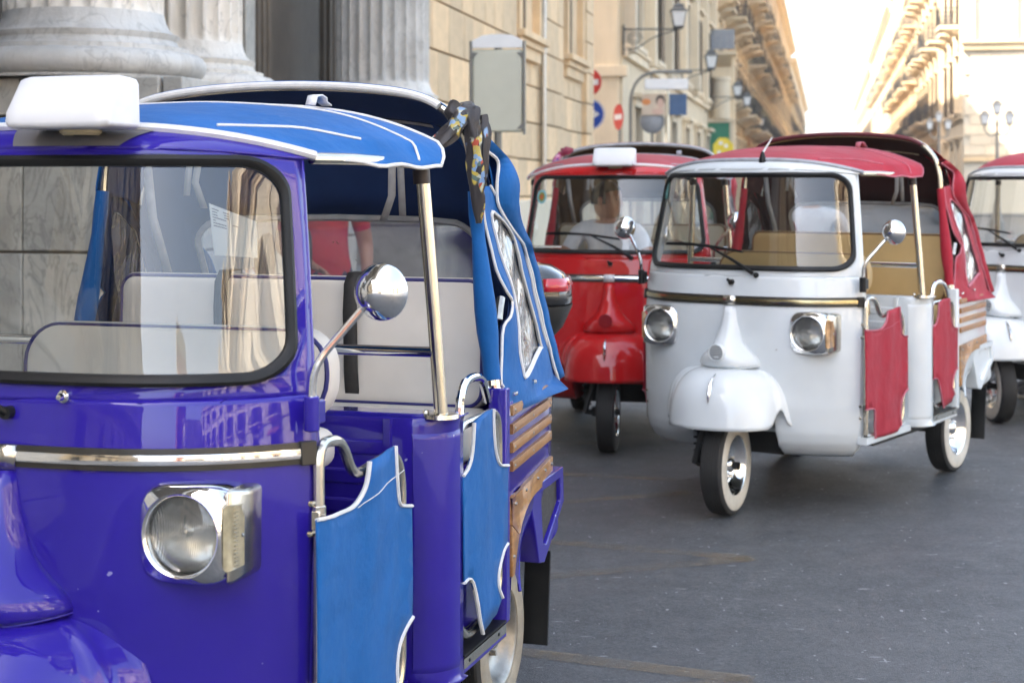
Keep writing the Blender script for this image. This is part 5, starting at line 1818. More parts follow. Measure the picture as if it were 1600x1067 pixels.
m = cloth_strip([
    ([(.535, 1.405, 1.875), (.54, 1.375, 1.868), (.565, 1.375, 1.845), (.60, 1.385, 1.82), (.612, 1.41, 1.80)], [.02, .034, .04, .034, .02], (.3, .2, 1)),
    ([(.60, 1.39, 1.875), (.58, 1.36, 1.85), (.555, 1.34, 1.80), (.50, 1.31, 1.745), (.47, 1.30, 1.70)], [.025, .034, .036, .034, .02], (1, .2, .2)),
    ([(.575, 1.41, 1.885), (.60, 1.37, 1.86), (.615, 1.36, 1.80), (.622, 1.36, 1.72), (.626, 1.365, 1.62), (.628, 1.37, 1.545)], [.02, .036, .030, .034, .028, .012], (1, .1, 0)),
    ([(.63, 1.41, 1.85), (.64, 1.39, 1.80), (.638, 1.38, 1.70), (.630, 1.38, 1.60)], [.014, .022, .02, .008], (1, .1, 0))], 'scarf')
sc = m.obj('scarf', SILK, sharp=70); sc.location = BPOSE[0]; sc.rotation_euler = (0, 0, BPOSE[1])
tag(sc, 'dark patterned silk scarf knotted round the hood hoop of the blue taxi', 'scarf')
m = cloth_strip([
    ([(-.56, 1.40, 1.86), (-.55, 1.37, 1.88), (-.51, 1.365, 1.90), (-.47, 1.39, 1.905)], [.02, .04, .04, .02], (0, .2, 1)),
    ([(-.55, 1.37, 1.88), (-.585, 1.35, 1.84), (-.61, 1.35, 1.79)], [.03, .035, .02], (1, .1, 0))], 'scarf')
sc = m.obj('scarf', SILK2, sharp=70); sc.location = RPOSE[0]; sc.rotation_euler = (0, 0, RPOSE[1])
tag(sc, 'small pink patterned scarf tied to the hood of the red taxi', 'scarf')

# ------------------------------------------------------------------ parked scooter behind the blue taxi
GLOSSB = plain('gloss_black', (.012, .012, .013), .12, coat=1, var=.1)
MATTB = plain('matt_black_plastic', (.022, .022, .021), .5, var=.2, bs=.2, bscale=200)
SADDLE = plain('black_saddle', (.02, .02, .02), .55, var=.2, bs=.2, bscale=60)
GREYP = plain('grey_scooter_paint', (.16, .17, .19), .3, coat=.8, var=.05)
sco = thing('parked_scooter', 'black scooter with a rounded top box, parked behind the blue taxi', 'scooter', (-.66, 7.25, 0), -.10)
# local x runs from the front (negative) to the tail (positive)
def sec(x, hw, z0, z1, k=12, e=.6):
    cz, hz = (z0 + z1) / 2, (z1 - z0) / 2
    return [Vector((x, math.copysign(abs(cos(2 * pi * i / k)) ** e, cos(2 * pi * i / k)) * hw, cz + math.copysign(abs(sin(2 * pi * i / k)) ** e, sin(2 * pi * i / k)) * hz)) for i in range(k)]
for x, nm in ((-.66, 'front_wheel'), (.60, 'rear_wheel')):
    w = MB().lathe([(.12, -.05), (.19, -.055), (.215, -.04), (.225, 0), (.215, .04), (.19, .055), (.12, .05)], 32, (x, 0, .225), 'Y').obj(nm, RUBBER, sco)
    MB().lathe([(.02, -.045), (.10, -.03), (.125, -.052), (.13, -.045)], 24, (x, 0, .225), 'Y').lathe([(.02, .045), (.10, .03), (.125, .052), (.13, .045)], 24, (x, 0, .225), 'Y').obj('rim', DKCHROME, w)
MB().loft([sec(.05, .15, .38, .62), sec(.2, .17, .36, .74), sec(.5, .18, .42, .78), sec(.72, .14, .55, .80), sec(.84, .06, .66, .80)], True, True, True).obj('rear_body', GREYP, sco, sharp=60)
MB().loft([sec(-.02, .10, .70, .78), sec(.12, .15, .73, .82), sec(.4, .16, .75, .84), sec(.66, .13, .78, .88), sec(.76, .08, .80, .88)], True, True, True).obj('saddle', SADDLE, sco, sharp=60)
MB().box((-.18, 0, .33), (.5, .34, .10)).obj('footboard', MATTB, sco, bevel=.03)
MB().loft([sec(-.46, .16, .30, .40), sec(-.50, .22, .42, .62), sec(-.44, .20, .62, .86), sec(-.40, .12, .84, .98)], True, True, True).obj('leg_shield', GREYP, sco, sharp=60)
MB().tube([(-.66, 0, .225), (-.50, 0, .7), (-.40, 0, 1.04)], .03, 10).obj('fork', DKCHROME, sco)
MB().tube([(-.82, -.0, .42), (-.66, 0, .48), (-.5, 0, .42)], [.03, .075, .05], 10, sq=.7).obj('mudguard', GREYP, sco)
MB().tube([(-.34, -.36, 1.02), (-.40, -.15, 1.04), (-.40, .15, 1.04), (-.34, .36, 1.02)], .016, 8).obj('handlebar', MATTB, sco)
MB().loft([[Vector((-.42 - .10 * t, y * (1 - .25 * t * t), 1.02 + .26 * t)) for t in [0, .25, .5, .75, 1]] for y in (-.2, -.1, 0, .1, .2)], False).obj('wind_shield', VINYL, sco, solid=.004)
for s in (1, -1):
    a = MB().tube([(-.36, s * .26, 1.03), (-.34, s * .30, 1.16), (-.33, s * .33, 1.25)], .007, 8).obj('mirror_arm', MATTB, sco)
    MB().loft([[Vector((-.35 + dx, s * .36 + cos(2 * pi * i / 20) * .085 * k, 1.335 + sin(2 * pi * i / 20) * .115 * k)) for i in range(20)] for dx, k in ((-.05, .2), (-.045, .6), (-.02, .92), (.0, 1), (.015, .97), (.016, .02))], True, True).obj('mirror_head', MATTB, a, sharp=50)
MB().box((.70, 0, .92), (.26, .24, .05)).tube([(.5, .12, .8), (.62, .12, .88)], .012, 8).tube([(.5, -.12, .8), (.62, -.12, .88)], .012, 8).obj('rear_rack', MATTB, sco, bevel=.006)
# top box: shell base, lid and red reflector
def boxring(z, hx, hy, cx): return [Vector((cx + hx * math.copysign(abs(cos(a)) ** .62, cos(a)), hy * math.copysign(abs(sin(a)) ** .62, sin(a)), z)) for a in [2 * pi * i / 36 for i in range(36)]]
def boxring_(z, hx, hy, cx): return boxring(z + .045, hx * .94, hy * .94, cx)
tb = MB().loft([boxring_(.905, .10, .12, .70), boxring_(.915, .13, .15, .70), boxring_(.985, .185, .195, .715), boxring_(1.07, .215, .225, .725), boxring_(1.085, .217, .227, .725)], True, True, True).obj('top_box', MATTB, sco, sharp=50)
MB().loft([boxring_(1.088, .214, .224, .725), boxring_(1.10, .222, .232, .725), boxring_(1.165, .217, .226, .722), boxring_(1.22, .19, .20, .715), boxring_(1.255, .14, .15, .705), boxring_(1.268, .07, .08, .70), boxring_(1.270, .005, .005, .70)], True, True).obj('lid', GLOSSB, tb, sharp=70)
rl = MB()
rings = []
for z, hx, hy in ((1.195, .209, .217), (1.25, .193, .201)):
    rings.append([Vector((.722 + (hx + .002) * math.copysign(abs(cos(a)) ** .62, cos(a)), (hy + .002) * math.copysign(abs(sin(a)) ** .62, sin(a)), z)) for a in [radians(-72 + 144 * i / 20) for i in range(21)]])
rl.loft(rings, False).obj('reflector', RED_LENS, tb, solid=.004)

# ------------------------------------------------------------------ people
SKIN = plain('skin', (.42, .22, .14), .5, var=.08, vs=12)
HAIRB = plain('dark_hair', (.015, .011, .009), .6, var=.3, vs=60, bs=.5, bscale=120)
def cloth_mat(name, c): return plain(name, c, .85, var=.12, vs=8, bs=.5, bscale=14, bd=.012)
SHIRT_R = cloth_mat('red_cotton', (.50, .014, .03)); SHIRT_W = cloth_mat('white_cotton', (.70, .70, .72)); SHIRT_G = cloth_mat('lime_cotton', (.22, .42, .08))
JEANS = cloth_mat('dark_denim', (.03, .04, .07)); CHINO = cloth_mat('beige_chino', (.40, .36, .29)); SHOE = plain('grey_shoe', (.13, .14, .17), .7, var=.2); SHOEB = plain('black_shoe', (.02, .02, .02), .5, var=.2)
SOLE = plain('white_sole', (.62, .62, .62), .6, var=.05)
def skin_mesh(J, E, root):
    """J: name -> (xyz, radius); grows one smooth body from a joint skeleton"""
    names = list(J); me = bpy.data.meshes.new('body')
    me.from_pydata([J[n][0] for n in names], [(names.index(a), names.index(b)) for a, b in E], [])
    bm = bmesh.new(); bm.from_mesh(me); lay = bm.verts.layers.skin.verify(); bm.verts.ensure_lookup_table()
    for i, n in enumerate(names):
        r = J[n][1]
        bm.verts[i][lay].radius = r if isinstance(r, tuple) else (r, r)
        bm.verts[i][lay].use_root = n == root
    bm.to_mesh(me); bm.free()
    o = bpy.data.objects.new('body_tmp', me); COL.objects.link(o)
    o.modifiers.new('skin', 'SKIN'); k = o.modifiers.new('sub', 'SUBSURF'); k.levels = 2; k.render_levels = 2
    dg = bpy.context.evaluated_depsgraph_get(); dg.update()
    out = bpy.data.meshes.new_from_object(o.evaluated_get(dg))
    bpy.data.objects.remove(o)
    V = [tuple(v.co) for v in out.vertices]; F = [tuple(p.vertices) for p in out.polygons]
    return V, F
def person(label, loc, rz, pose, shirt, legs, shoe, hair=HAIRB, turn=0, group=None, watch=False, scale=1.0):
    root = thing('person', label, 'person', loc, rz, group)
    J = dict(pelvis=((0, 0, .96), (.155, .115)), waist=((0, 0, 1.10), (.150, .105)), chest=((0, -.005, 1.30), (.165, .115)), upper=((0, .0, 1.42), (.13, .09)), neck=((0, .0, 1.50), .056), skull=((0, -.012, 1.57), .058),
             hipL=((.095, 0, .90), .10), kneeL=((.10, -.01, .50), .064), ankL=((.10, .03, .10), .045), toeL=((.115, -.13, .045), (.042, .032)),
             hipR=((-.095, 0, .90), .10), kneeR=((-.10, -.01, .50), .064), ankR=((-.10, .03, .10), .045), toeR=((-.115, -.13, .045), (.042, .032)),
             shL=((.19, .01, 1.43), .068), elL=((.235, .03, 1.14), .048), wrL=((.225, -.05, .90), .030),
             shR=((-.19, .01, 1.43), .068), elR=((-.235, .03, 1.14), .048), wrR=((-.225, -.05, .90), .030))
    for k, v in pose.items(): J[k] = (v, J[k][1])
    E = [('pelvis', 'waist'), ('waist', 'chest'), ('chest', 'upper'), ('upper', 'neck'), ('neck', 'skull')]
    for s in 'LR': E += [('pelvis', 'hip' + s), ('hip' + s, 'knee' + s), ('knee' + s, 'ank' + s), ('ank' + s, 'toe' + s), ('upper', 'sh' + s), ('sh' + s, 'el' + s), ('el' + s, 'wr' + s)]
    V, F = skin_mesh(J, E, 'pelvis')
    # head, in front of the neck joint, turned by 'turn'
    H = MB(); hc = Vector(J['skull'][0]) + Vector((0, -.012, .075))
    rings = []
    for i in range(15):
        t = -1 + 2 * i / 14
        z = .125 * t
        w = .077 * (1 - abs(t) ** 2.6) ** .5 * (1 if t > -.2 else 1 - .28 * (-t - .2) ** 1.3)
        d = .098 * (1 - abs(t) ** 2.6) ** .5
        ring = []
        for k in range(24):
            a = 2 * pi * k / 24
            x, y = w * sin(a), -d * cos(a)
            front = max(0, cos(a))
            y -= .022 * math.exp(-((t + .10) / .16) ** 2) * math.exp(-(x / .014) ** 2) * (front > .5)      # nose
            y += .008 * math.exp(-((t - .08) / .10) ** 2) * math.exp(-((abs(x) - .032) / .016) ** 2) * (front > .4)  # eye sockets
            y -= .006 * math.exp(-((t + .50) / .10) ** 2) * math.exp(-(x / .024) ** 2) * (front > .5)       # lips
            y -= .010 * math.exp(-((t + .82) / .14) ** 2) * front                                           # chin
            ring.append(Vector((x, y, z)))
        rings.append(ring)
    H.loft(rings, True, True, True)
    for s in (1, -1):
        H.loft([[Vector((s * (.074 + .016 * k), .008 + cos(2 * pi * i / 10) * .020 * r, .0 + sin(2 * pi * i / 10) * .032 * r)) for i in range(10)] for k, r in ((0, .7), (.5, 1), (1, .9), (1.0, .2))], True, True, True)
    Rt = Matrix.Rotation(turn, 3, 'Z')
    hv = [tuple(Rt @ Vector(p) + hc) for p in H.v]
    body = MB(); body.add(V, F); nb = len(body.f); body.add(hv, H.f)
    # hands: palm and five separate bent fingers
    for s in 'LR':
        w = Vector(J['wr' + s][0]); e = Vector(J['el' + s][0]); d = (w - e).normalized()
        sg = 1 if s == 'L' else -1
        side = Vector((0, -1, 0)); side = (side - d * side.dot(d)).normalized(); nrm = d.cross(side) * sg
        rr = []
        for t, hw, th in ((-.02, .024, .02), (.02, .034, .018), (.06, .041, .016), (.092, .040, .014)):
            rr.append([w + d * t + side * hw * cos(2 * pi * i / 10) + nrm * th * sin(2 * pi * i / 10) for i in range(10)])
        body.loft(rr, True, True, True)
        for k, L in enumerate((.070, .080, .074, .058)):
            b = w + d * .085 + side * (.030 - .020 * k)
            body.tube([b, b + d * L * .45 + nrm * -.004, b + d * L * .75 - nrm * .018, b + d * L * .92 - nrm * .036], [.0095, .009, .008, .006], 7)
        b = w + d * .03 + side * .030
        body.tube([b, b + side * .022 + d * .025 - nrm * .006, b + side * .030 + d * .055 - nrm * .016], [.011, .010, .007], 7)
    # one body mesh; each face takes cloth or skin from the limb it lies on
    segs = [(a, b) for a, b in E]
    mi = []
    for fi, f in enumerate(body.f):
        c = Vector((0, 0, 0))
        for i in f: c += Vector(body.v[i])
        c /= len(f)
        if fi >= nb: mi.append(0); continue
        best = (9, None, 0)
        for a, b in segs:
            A, B = Vector(J[a][0]), Vector(J[b][0]); t = max(0, min(1, (c - A).dot(B - A) / max(1e-9, (B - A).length_squared)))
            ra = J[a][1]; ra = max(ra) if isinstance(ra, tuple) else ra
            dd = (c - (A + (B - A) * t)).length - ra * .8
            if dd < best[0]: best = (dd, (a, b), t)
        a, b = best[1]; t = best[2]
        if a[:2] == 'sh': m_ = 1 if t < .62 else 0
        elif a[:2] == 'el' or b == 'skull': m_ = 0
        elif b == 'neck': m_ = 1 if t < .55 else 0
        elif a[:3] == 'ank': m_ = 3
        elif a[:4] == 'knee': m_ = 2 if t < .93 else 3
        elif a[:3] == 'hip' or b[:3] == 'hip': m_ = 2
        elif a == 'pelvis' and b == 'waist': m_ = 1 if c.z > J['pelvis'][0][2] - .02 else 2
        else: m_ = 1
        mi.append(m_)
    body.m = mi
    o = body.obj('body', [SKIN, shirt, legs, shoe], root, sharp=70)
    # hair: cap over the back and top of the skull
    h = MB(); rings = []
    for i in range(9):
        t = -.15 + 1.13 * i / 8
        q = (1 - min(.999, abs(t)) ** 2.6) ** .5
        ring = []
        for k in range(17):
            a = pi * .40 + (2 * pi - pi * .80) * k / 16 if t < .55 else 2 * pi * k / 16
            ring.append(Rt @ Vector((.083 * q * sin(a), -.104 * q * cos(a) + .004, .130 * t)) + hc)
        rings.append(ring)
    h.loft(rings, False, False, True).obj('hair', hair, root, sharp=80, solid=.012)
    for s in (1, -1):
        e_ = MB().lathe([(.001, -.006), (.006, -.004), (.008, .0), (.001, .003)], 10, (0, 0, 0), 'Y')
        e_.v = [tuple(Rt @ (Vector(p) + Vector((s * .031, -.083, .012))) + hc) for p in e_.v]
        e_.obj('eye', HAIRB, root)
    for s in 'LR':
        a, t_ = Vector(J['ank' + s][0]), Vector(J['toe' + s][0])
        d = (t_ - a); d.z = 0; d = d.normalized(); sd_ = Vector((-d.y, d.x, 0)); z = min(a.z - .09, t_.z - .04)
        base = Vector((a.x, a.y, z))
        rr = [[base + d * (L * .15 - .03) + (d * cos(q) * .145 + sd_ * sin(q) * .046) + Vector((0, 0, h_)) + d * .05 for q in [2 * pi * i / 18 for i in range(18)]] for L in (.5,) for h_ in (0, .022)]
        MB().loft(rr, True, True, True).obj('shoe_sole', SOLE, root, bevel=.004)
    if watch:
        w = Vector(J['wr' + watch][0]); e = Vector(J['el' + watch][0]); d = (w - e).normalized()
        MB().tube([w - d * .055, w - d * .025], .038, 16).obj('wristwatch', DKCHROME, root)
    root.scale = (scale,) * 3
    return root
person('man in red polo shirt and watch standing on the pavement behind the blue taxi', at_px(508, 290.6, 9.45) - Vector((0, 0, 1.65 - .13)), radians(25),
       dict(elL=(.27, .05, 1.17), wrL=(.225, -.10, .95), elR=(-.25, .08, 1.16), wrR=(-.12, -.17, 1.06)), SHIRT_R, JEANS, SHOEB, turn=.6, watch='L')
dp = car_pt(RPOSE, -.10, .60, .0)
person('man in white T-shirt driving the red taxi, head turned aside', dp, RPOSE[1],
       dict(pelvis=(0, .06, .99), waist=(0, .06, 1.10), chest=(0, .05, 1.24), upper=(0, .04, 1.345), neck=(0, .03, 1.42), skull=(0, .015, 1.475),
            hipL=(.09, .0, 1.0), kneeL=(.16, -.30, .92), ankL=(.15, -.22, .51), toeL=(.16, -.36, .455), hipR=(-.09, .0, 1.0), kneeR=(-.16, -.30, .92), ankR=(-.15, -.22, .51), toeR=(-.16, -.36, .455),
            shL=(.19, .05, 1.36), elL=(.29, -.02, 1.15), wrL=(.30, -.14, 1.14), shR=(-.19, .05, 1.36), elR=(-.30, -.02, 1.15), wrR=(-.22, -.14, 1.14)), SHIRT_W, JEANS, SHOEB, turn=1.25)
person('person in white polo shirt standing behind the white taxi with crimson doors', at_px(1268, 290.6, 11.5) - Vector((0, 0, 1.65)), radians(165),
       dict(elL=(.28, .02, 1.17), wrL=(.27, -.10, .95), elR=(-.28, .02, 1.17), wrR=(-.27, -.10, .95)), SHIRT_W, CHINO, SHOE, turn=.3)
person('person in beige trousers and grey trainers crouching behind the cut-off white taxi', at_px(1610, 290.6, 12.75) - Vector((0, 0, 1.65)), radians(-95),
       dict(pelvis=(0, .16, .40), waist=(0, .12, .53), chest=(0, .02, .70), upper=(0, -.04, .81), neck=(0, -.07, .88), skull=(0, -.10, .94),
            hipL=(.10, .12, .38), kneeL=(.16, -.28, .50), ankL=(.12, .03, .10), toeL=(.12, -.13, .045), hipR=(-.10, .12, .38), kneeR=(-.16, -.28, .50), ankR=(-.12, .03, .10), toeR=(-.12, -.13, .045),
            shL=(.19, -.03, .81), elL=(.24, -.18, .60), wrL=(.14, -.38, .55), shR=(-.19, -.03, .81), elR=(-.24, -.18, .60), wrR=(-.14, -.38, .55)), SHIRT_G, CHINO, SHOE, turn=.2)

# ------------------------------------------------------------------ signs and lamps
SIGNB = plain('sign_blue', (.012, .07, .40), .35, coat=.4, var=.05)
SIGNR = plain('sign_red', (.55, .03, .02), .35, coat=.4, var=.05)
SIGNW = plain('sign_white', (.72, .72, .72), .35, coat=.3, var=.05)
SIGNC = plain('sign_cream', (.50, .50, .41), .4, coat=.2, var=.04)
POST = plain('grey_post', (.17, .165, .15), .45, .5, var=.15)
GREENP = plain('green_panel', (.012, .17, .085), .5, var=.1)
YELLOWP = plain('yellow_panel', (.75, .56, .02), .45, var=.08)
FROST = plain('frosted_lamp_glass', (.72, .72, .70), .25, coat=.5, var=.05)
GREYBOX = plain('grey_sheet_metal', (.25, .26, .28), .5, .3, var=.15)
PBLUE = plain('poster_blue', (.045, .10, .21), .5, var=.08)
def face(o, rz): o.rotation_euler = (0, 0, rz)
# blank cream notice board on a post by the church
c = at_px(777.5, 290.6, 15.0); k = 15.0 / 2537
b = thing('notice_board', 'blank cream notice board with white pointed top on a dark post', 'notice board', (c.x, c.y, .13), -.12)
z0, z1 = 1.65 + (290.6 - 207) * k - .13, 1.65 + (290.6 - 78) * k - .13
w = 84 * k
MB().tube([(0, .03, 0), (0, .03, z1 + .1)], .036, 12).obj('post', POST, b)
MB().box((0, 0, (z0 + z1) / 2), (w - .03, .05, z1 - z0)).obj('panel', SIGNC, b, bevel=.02)
f = MB()
for s in (-1, 1): f.box((s * w / 2, 0, (z0 + z1) / 2 + .03), (.022, .07, z1 - z0 + .10))
f.obj('side_rail', POST, b, bevel=.004)
for s in (-1, 1):
    for z in (z0 + .03, z1 - .03): MB().prism([(0, 0), (-s * .06, 0), (0, .06 if z < (z0 + z1) / 2 else -.06)], lambda x, y, d, s=s, z=z: Vector((s * (w / 2 - .01) + x, -.032 + d, z + y)), .01).obj('corner_clip', POST, b)
MB().prism([(-w / 2 + .015, 0), (w / 2 - .015, 0), (w / 2 - .015, .07), (w * .28, .115), (w * .1, .125), (-w * .1, .125), (-w * .28, .115), (-w / 2 + .015, .07)], lambda x, y, d: Vector((x, -.03 + d, z1 + .015 + y)), .06).obj('header', SIGNW, b, bevel=.004)

def disc_sign(label, c, r, ry, mats_, kind, post=None):
    t = thing('road_sign', label, 'road sign', (c.x, c.y, 0), ry)
    z = c.z
    MB().lathe([(.001, .0), (r, .0), (r, .012), (.001, .012)], 36, (0, 0, z), 'Y').obj('plate', mats_[0], t, sharp=30)
    if kind == 'arrow':
        MB().lathe([(r * .97, -.002), (r * .92, -.002), (r * .92, .0), (r * .97, .0)], 36, (0, 0, z), 'Y').obj('rim', SIGNW, t)
        s = r
        MB().prism([(-.62 * s, -.14 * s), (.05 * s, -.14 * s), (.05 * s, -.42 * s), (.68 * s, 0), (.05 * s, .42 * s), (.05 * s, .14 * s), (-.62 * s, .14 * s)], lambda x, y, d: Vector((x, -.006 + d, z + y)), .004).obj('arrow', SIGNW, t)
    elif kind == 'bar':
        MB().box((0, -.004, z), (r * 1.5, .004, r * .42)).obj('bar', SIGNW, t)
    MB().tube([(0, .04, 0), (0, .04, z + r)], .03, 10).obj('post', POST, t)
    return t
disc_sign('blue round sign with white arrow, half hidden by the ochre corner', at_px(921, 179, 39.0), .37, -.25, [SIGNB], 'arrow')
disc_sign('red no-entry sign above the blue arrow sign, mostly behind the ochre corner', at_px(921, 129, 39.6), .33, -.55, [SIGNR], 'bar')
disc_sign('narrow red no-entry sign seen almost edge on by the pale corner', at_px(966, 183, 41.5), .33, -1.25, [SIGNR], 'bar')

# bent pole with hanging plates
Zp = 38.0; kp = Zp / 2537
def pp(x, y, dy=0): p = at_px(x, y, Zp); p.y += dy; return p
o = pp(985, 290.6); t = thing('sign_pole', 'tall bent iron pole carrying a white name plate over the side street', 'sign pole', (o.x, o.y, 0), 0)
L = lambda x, y, dy=0: pp(x, y, dy) - Vector((o.x, o.y, 0))
MB().tube(fillet([Vector((0, 0, 0)), L(985, 112), L(1082, 113)], .8, 8), .04, 10).obj('pole', POST, t)
MB().box(L(1041, 132), (68 * kp, .05, 17 * kp)).obj('name_plate', SIGNW, t, bevel=.02)
for x in (1018, 1066): MB().tube([L(x, 113), L(x, 124)], .015, 6).obj('hanger', POST, t)
o2 = pp(1044, 290.6, .25)
t = thing('poster_stand', 'thin steel post holding a portrait poster and a plain blue panel', 'poster stand', (o2.x, o2.y, 0), 0)
L = lambda x, y, dy=0: pp(x, y, .25 + dy) - Vector((o2.x, o2.y, 0))
MB().tube([Vector((0, 0, 0)), L(1044, 142)], .05, 10).obj('post', CHROME2, t)
MB().box(L(1061, 163, -.03), (27 * kp, .04, 33 * kp)).obj('blue_panel', PBLUE, t, bevel=.01)
po = MB().box(L(1023, 163, -.03), (37 * kp, .04, 34 * kp)).obj('poster', plain('poster_cream', (.62, .50, .38), .5, var=.15, vs=3), t, bevel=.01)
PSK = plain('poster_skin', (.60, .40, .31), .5, var=.05); PHA = plain('poster_hair', (.05, .035, .03), .5, var=.1); POR = plain('poster_orange', (.62, .22, .06), .5, var=.3, vs=5)
def blob(cx, cy, rx, ry, d, mat, nm): MB().prism([(cx + rx * cos(2 * pi * i / 20), cy + ry * sin(2 * pi * i / 20)) for i in range(20)], lambda x, y, dd: L(x, y, -.05 - d + dd), .003).obj(nm, mat, po)
blob(1011, 159, 7, 5, .004, POR, 'print_flower'); blob(1033, 157, 7.5, 9, .004, PHA, 'print_hair'); blob(1033, 161, 5.5, 8, .008, PSK, 'print_face'); blob(1029, 174, 9, 5, .006, PSK, 'print_shoulder')
p = pp(1021, 189, .3)
t = thing('traffic_mirror', 'grey round traffic mirror under the portrait poster', 'traffic mirror', (p.x, p.y, 0))
MB().lathe([(.001, -.06), (.15, -.05), (.25, -.02), (.29, .0), (.29, .03), (.001, .03)], 28, (0, 0, p.z), 'Y').obj('mirror_face', GREYBOX, t)
MB().tube([(0, .05, 0), (0, .05, p.z)], .03, 8).obj('post', POST, t)

LAMPIRON = plain('hazed_lamp_iron', (.085, .085, .08), .6, var=.3)  # iron greyed in its colour to imitate haze in front of it
LAMPHAZE = plain('washed_out_lamp_iron', (.24, .22, .19), .6, var=.2)  # lightened further so the posts look washed out by haze
def lantern(parent, p, h, iron=LAMPIRON):
    """four-sided street lantern standing on p, h tall"""
    lo = MB()
    def sq(r, z): return [p + Vector((x * r, y * r, z)) for x, y in ((1, 1), (-1, 1), (-1, -1), (1, -1))]
    g = MB().loft([sq(h * .17, h * .12), sq(h * .28, h * .68)], True, True, True).obj('lantern_glass', FROST, parent)
    m = MB().loft([sq(h * .12, 0), sq(h * .19, h * .06), sq(h * .19, h * .12)], True, True, True)
    m.loft([sq(h * .32, h * .68), sq(h * .32, h * .71), sq(h * .20, h * .80), sq(h * .19, h * .92), sq(h * .05, h * 1.0)], True, True, True)
    for x, y in ((1, 1), (-1, 1), (-1, -1), (1, -1)):
        m.tube([p + Vector((x * h * .175, y * h * .175, h * .12)), p + Vector((x * h * .285, y * h * .285, h * .68))], h * .018, 5)
    m.obj('lantern_frame', iron, parent)
LAMPS = [(973, 1060, 46, 43.2, 'large wall lantern on a scrolled bracket at the pale corner house'),
         (1045, 1111, 110, 55, 'wall lantern left of the grey balcony sheet'),
         (0, 1152, 152, 73, 'wall lantern right of the green shop front'),
         (0, 1167, 167, 82, 'wall lantern just beyond the one right of the green shop'),
         (0, 1189, 198, 107, 'smaller wall lantern below the orange balconies'),
         (0, 1197, 212, 122, 'farthest and smallest wall lantern on the left side of the street')]
for x0, x1, y, Z, lab in LAMPS:
    p = at_px(x1, y, Z); k = Z / 2537
    wall = street(-5.28, s_at(-5.28, Z)); 
    t = thing('wall_lantern', lab, 'street lamp', (wall.x, wall.y, p.z), 0, 'lanterns on the left house fronts')
    e = Vector((p.x - wall.x, p.y - wall.y, 0))
    lantern(t, e, .70)
    br = MB().tube([Vector((0, 0, 0)), e], .022, 6)
    br.tube(catmull([Vector((0, 0, -.55)), e * .25 + Vector((0, 0, -.50)), e * .55 + Vector((0, 0, -.22)), e * .98 + Vector((0, 0, -.02))], 6), .018, 6)
    c0 = e * .2 + Vector((0, 0, -.26)); d = e.normalized()
    br.tube([c0 + (d * cos(a) + Vector((0, 0, sin(a)))) * (.20 - .012 * a) for a in [i * .35 for i in range(36)]], .014, 5)
    br.tube([Vector((0, 0, -.7)), Vector((0, 0, .12))], .03, 6)
    br.obj('bracket', LAMPIRON, t)
def candelabra(x, Z, ztop, lab):
    p = at_px(x, 290.6, Z)
    t = thing('lamp_post', lab, 'lamp post', (p.x, p.y, 0), -TH, 'candelabra lamp posts on the right')
    MB().lathe([(.001, 0), (.26, 0), (.26, .3), (.16, .5), (.12, 1.0), (.07, 1.2), (.055, ztop - .2), (.08, ztop - .1), (.05, ztop)], 16).obj('post', LAMPHAZE, t)
    for dx, dz in ((0, .22), (-.44, -.16), (.44, -.16)):
        if dx: MB().tube(catmull([Vector((0, 0, ztop - .4)), Vector((dx * .5, 0, ztop - .55)), Vector((dx, 0, ztop - .35)), Vector((dx, 0, ztop + dz))], 5), .028, 6).obj('arm', LAMPHAZE, t)
        else: MB().tube([Vector((0, 0, ztop)), Vector((0, 0, ztop + dz))], .03, 6).obj('arm', LAMPHAZE, t)
        lantern(t, Vector((dx, 0, ztop + dz)), .56, LAMPHAZE)
candelabra(1558, 60, 4.05, 'three-armed lamp post before the cream corner house')
candelabra(1467, 80, 4.55, 'three-armed lamp post left of the cream corner house')

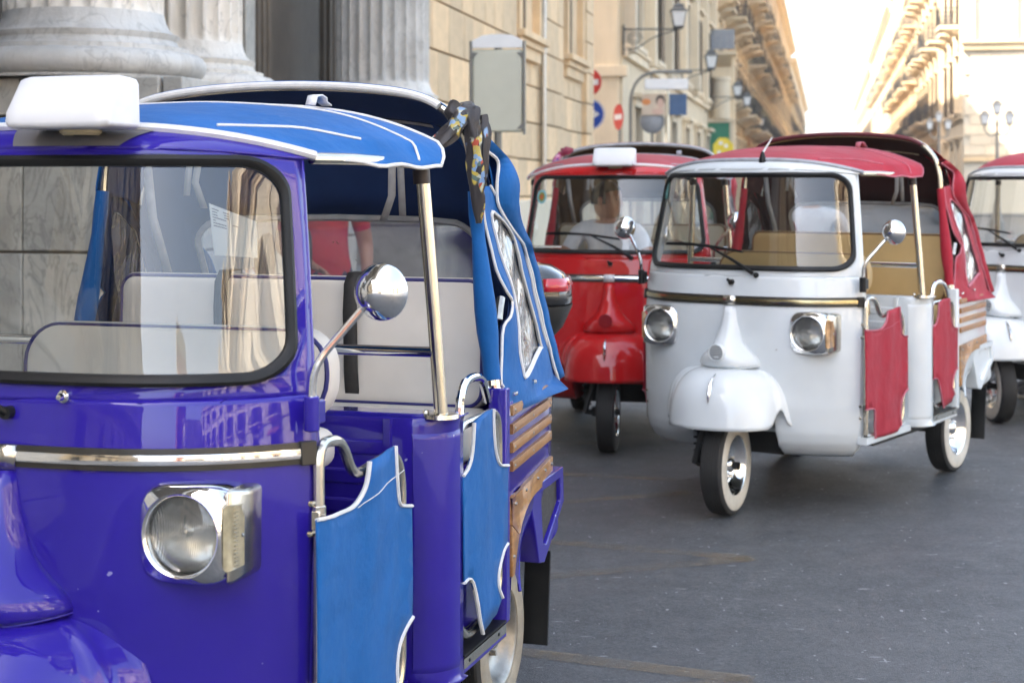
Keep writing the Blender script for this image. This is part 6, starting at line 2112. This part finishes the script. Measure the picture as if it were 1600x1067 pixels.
# left fronts: green shop front, yellow octagon, grey balcony sheet, white jar-like stone drum
p = at_px(1122, 245, 74.5); k = 74.5 / 2537
t = thing('shop_front', 'green shop front with a pale frame under the grey balcony sheet', 'shop front', (p.x, p.y, 0), -TH)
zt = 1.65 + (290.6 - 192) * k
MB().box((0, 0, zt / 2), (1.05, .10, zt)).obj('shutter', GREENP, t, bevel=.01)
for s in (-1, 1): MB().box((s * .60, .0, zt / 2), (.14, .16, zt)).obj('jamb', TRIM1, t, bevel=.01)
MB().box((0, 0, zt + .09), (1.5, .24, .18)).obj('lintel', TRIM1, t, bevel=.01)
MB().box((0, .4, 5.2), (1.5, .6, 4.2 + 1.0)).obj('wall_pier', BEIGE2, t)
MB().lathe([(.001, 0), (.42, 0), (.42, 1.7), (.46, 1.75), (.46, 1.9), (.001, 1.9)], 20, (.12, .1, zt + .18)).obj('drum', TRIM1, t)
p = at_px(1130, 234, 70)
t = thing('octagon_sign', 'yellow octagonal sign with pale print before the green shop front', 'sign', (p.x, p.y, 0), -.1)
r = 16 * 70 / 2537
MB().prism([(r * 1.06 * cos(pi / 8 + i * pi / 4), r * 1.25 * sin(pi / 8 + i * pi / 4)) for i in range(8)], lambda x, y, d: Vector((x, d, p.z + y)), .05).obj('plate', YELLOWP, t)
for x, y in ((-.18, -.12), (.1, -.2), (.12, .16), (-.1, .28)): MB().box((x, -.004, p.z + y), (.16, .006, .14)).obj('print', SIGNW, t)
MB().tube([(0, .06, 0), (0, .06, p.z)], .04, 8).obj('post', POST, t)
p = at_px(1127, 62, 74); k = 74 / 2537
t = thing('balcony_screen', 'grey sheet-metal balcony screen above the green shop front', 'balcony screen', (p.x, p.y, p.z), -.15)
MB().box((0, 0, 0), (41 * k, .06, 31 * k)).obj('sheet', GREYBOX, t, bevel=.01)
for i in range(5): MB().box((-.5 + i * .25, -.035, 0), (.02, .02, 30 * k)).obj('seam', DKCHROME, t)
MB().box((.05, .5, -.62), (1.25, 1.0, .14)).obj('floor', BEIGE2, t)
m = MB().loft([[(x, y, -.7) for y in (0, .9)] + [(x, y, z) for y, z in ((.9, -1.3), (.5, -1.2))] for x in (-.35, .45)], True, True, True)
m.obj('corbel', BEIGE, t)
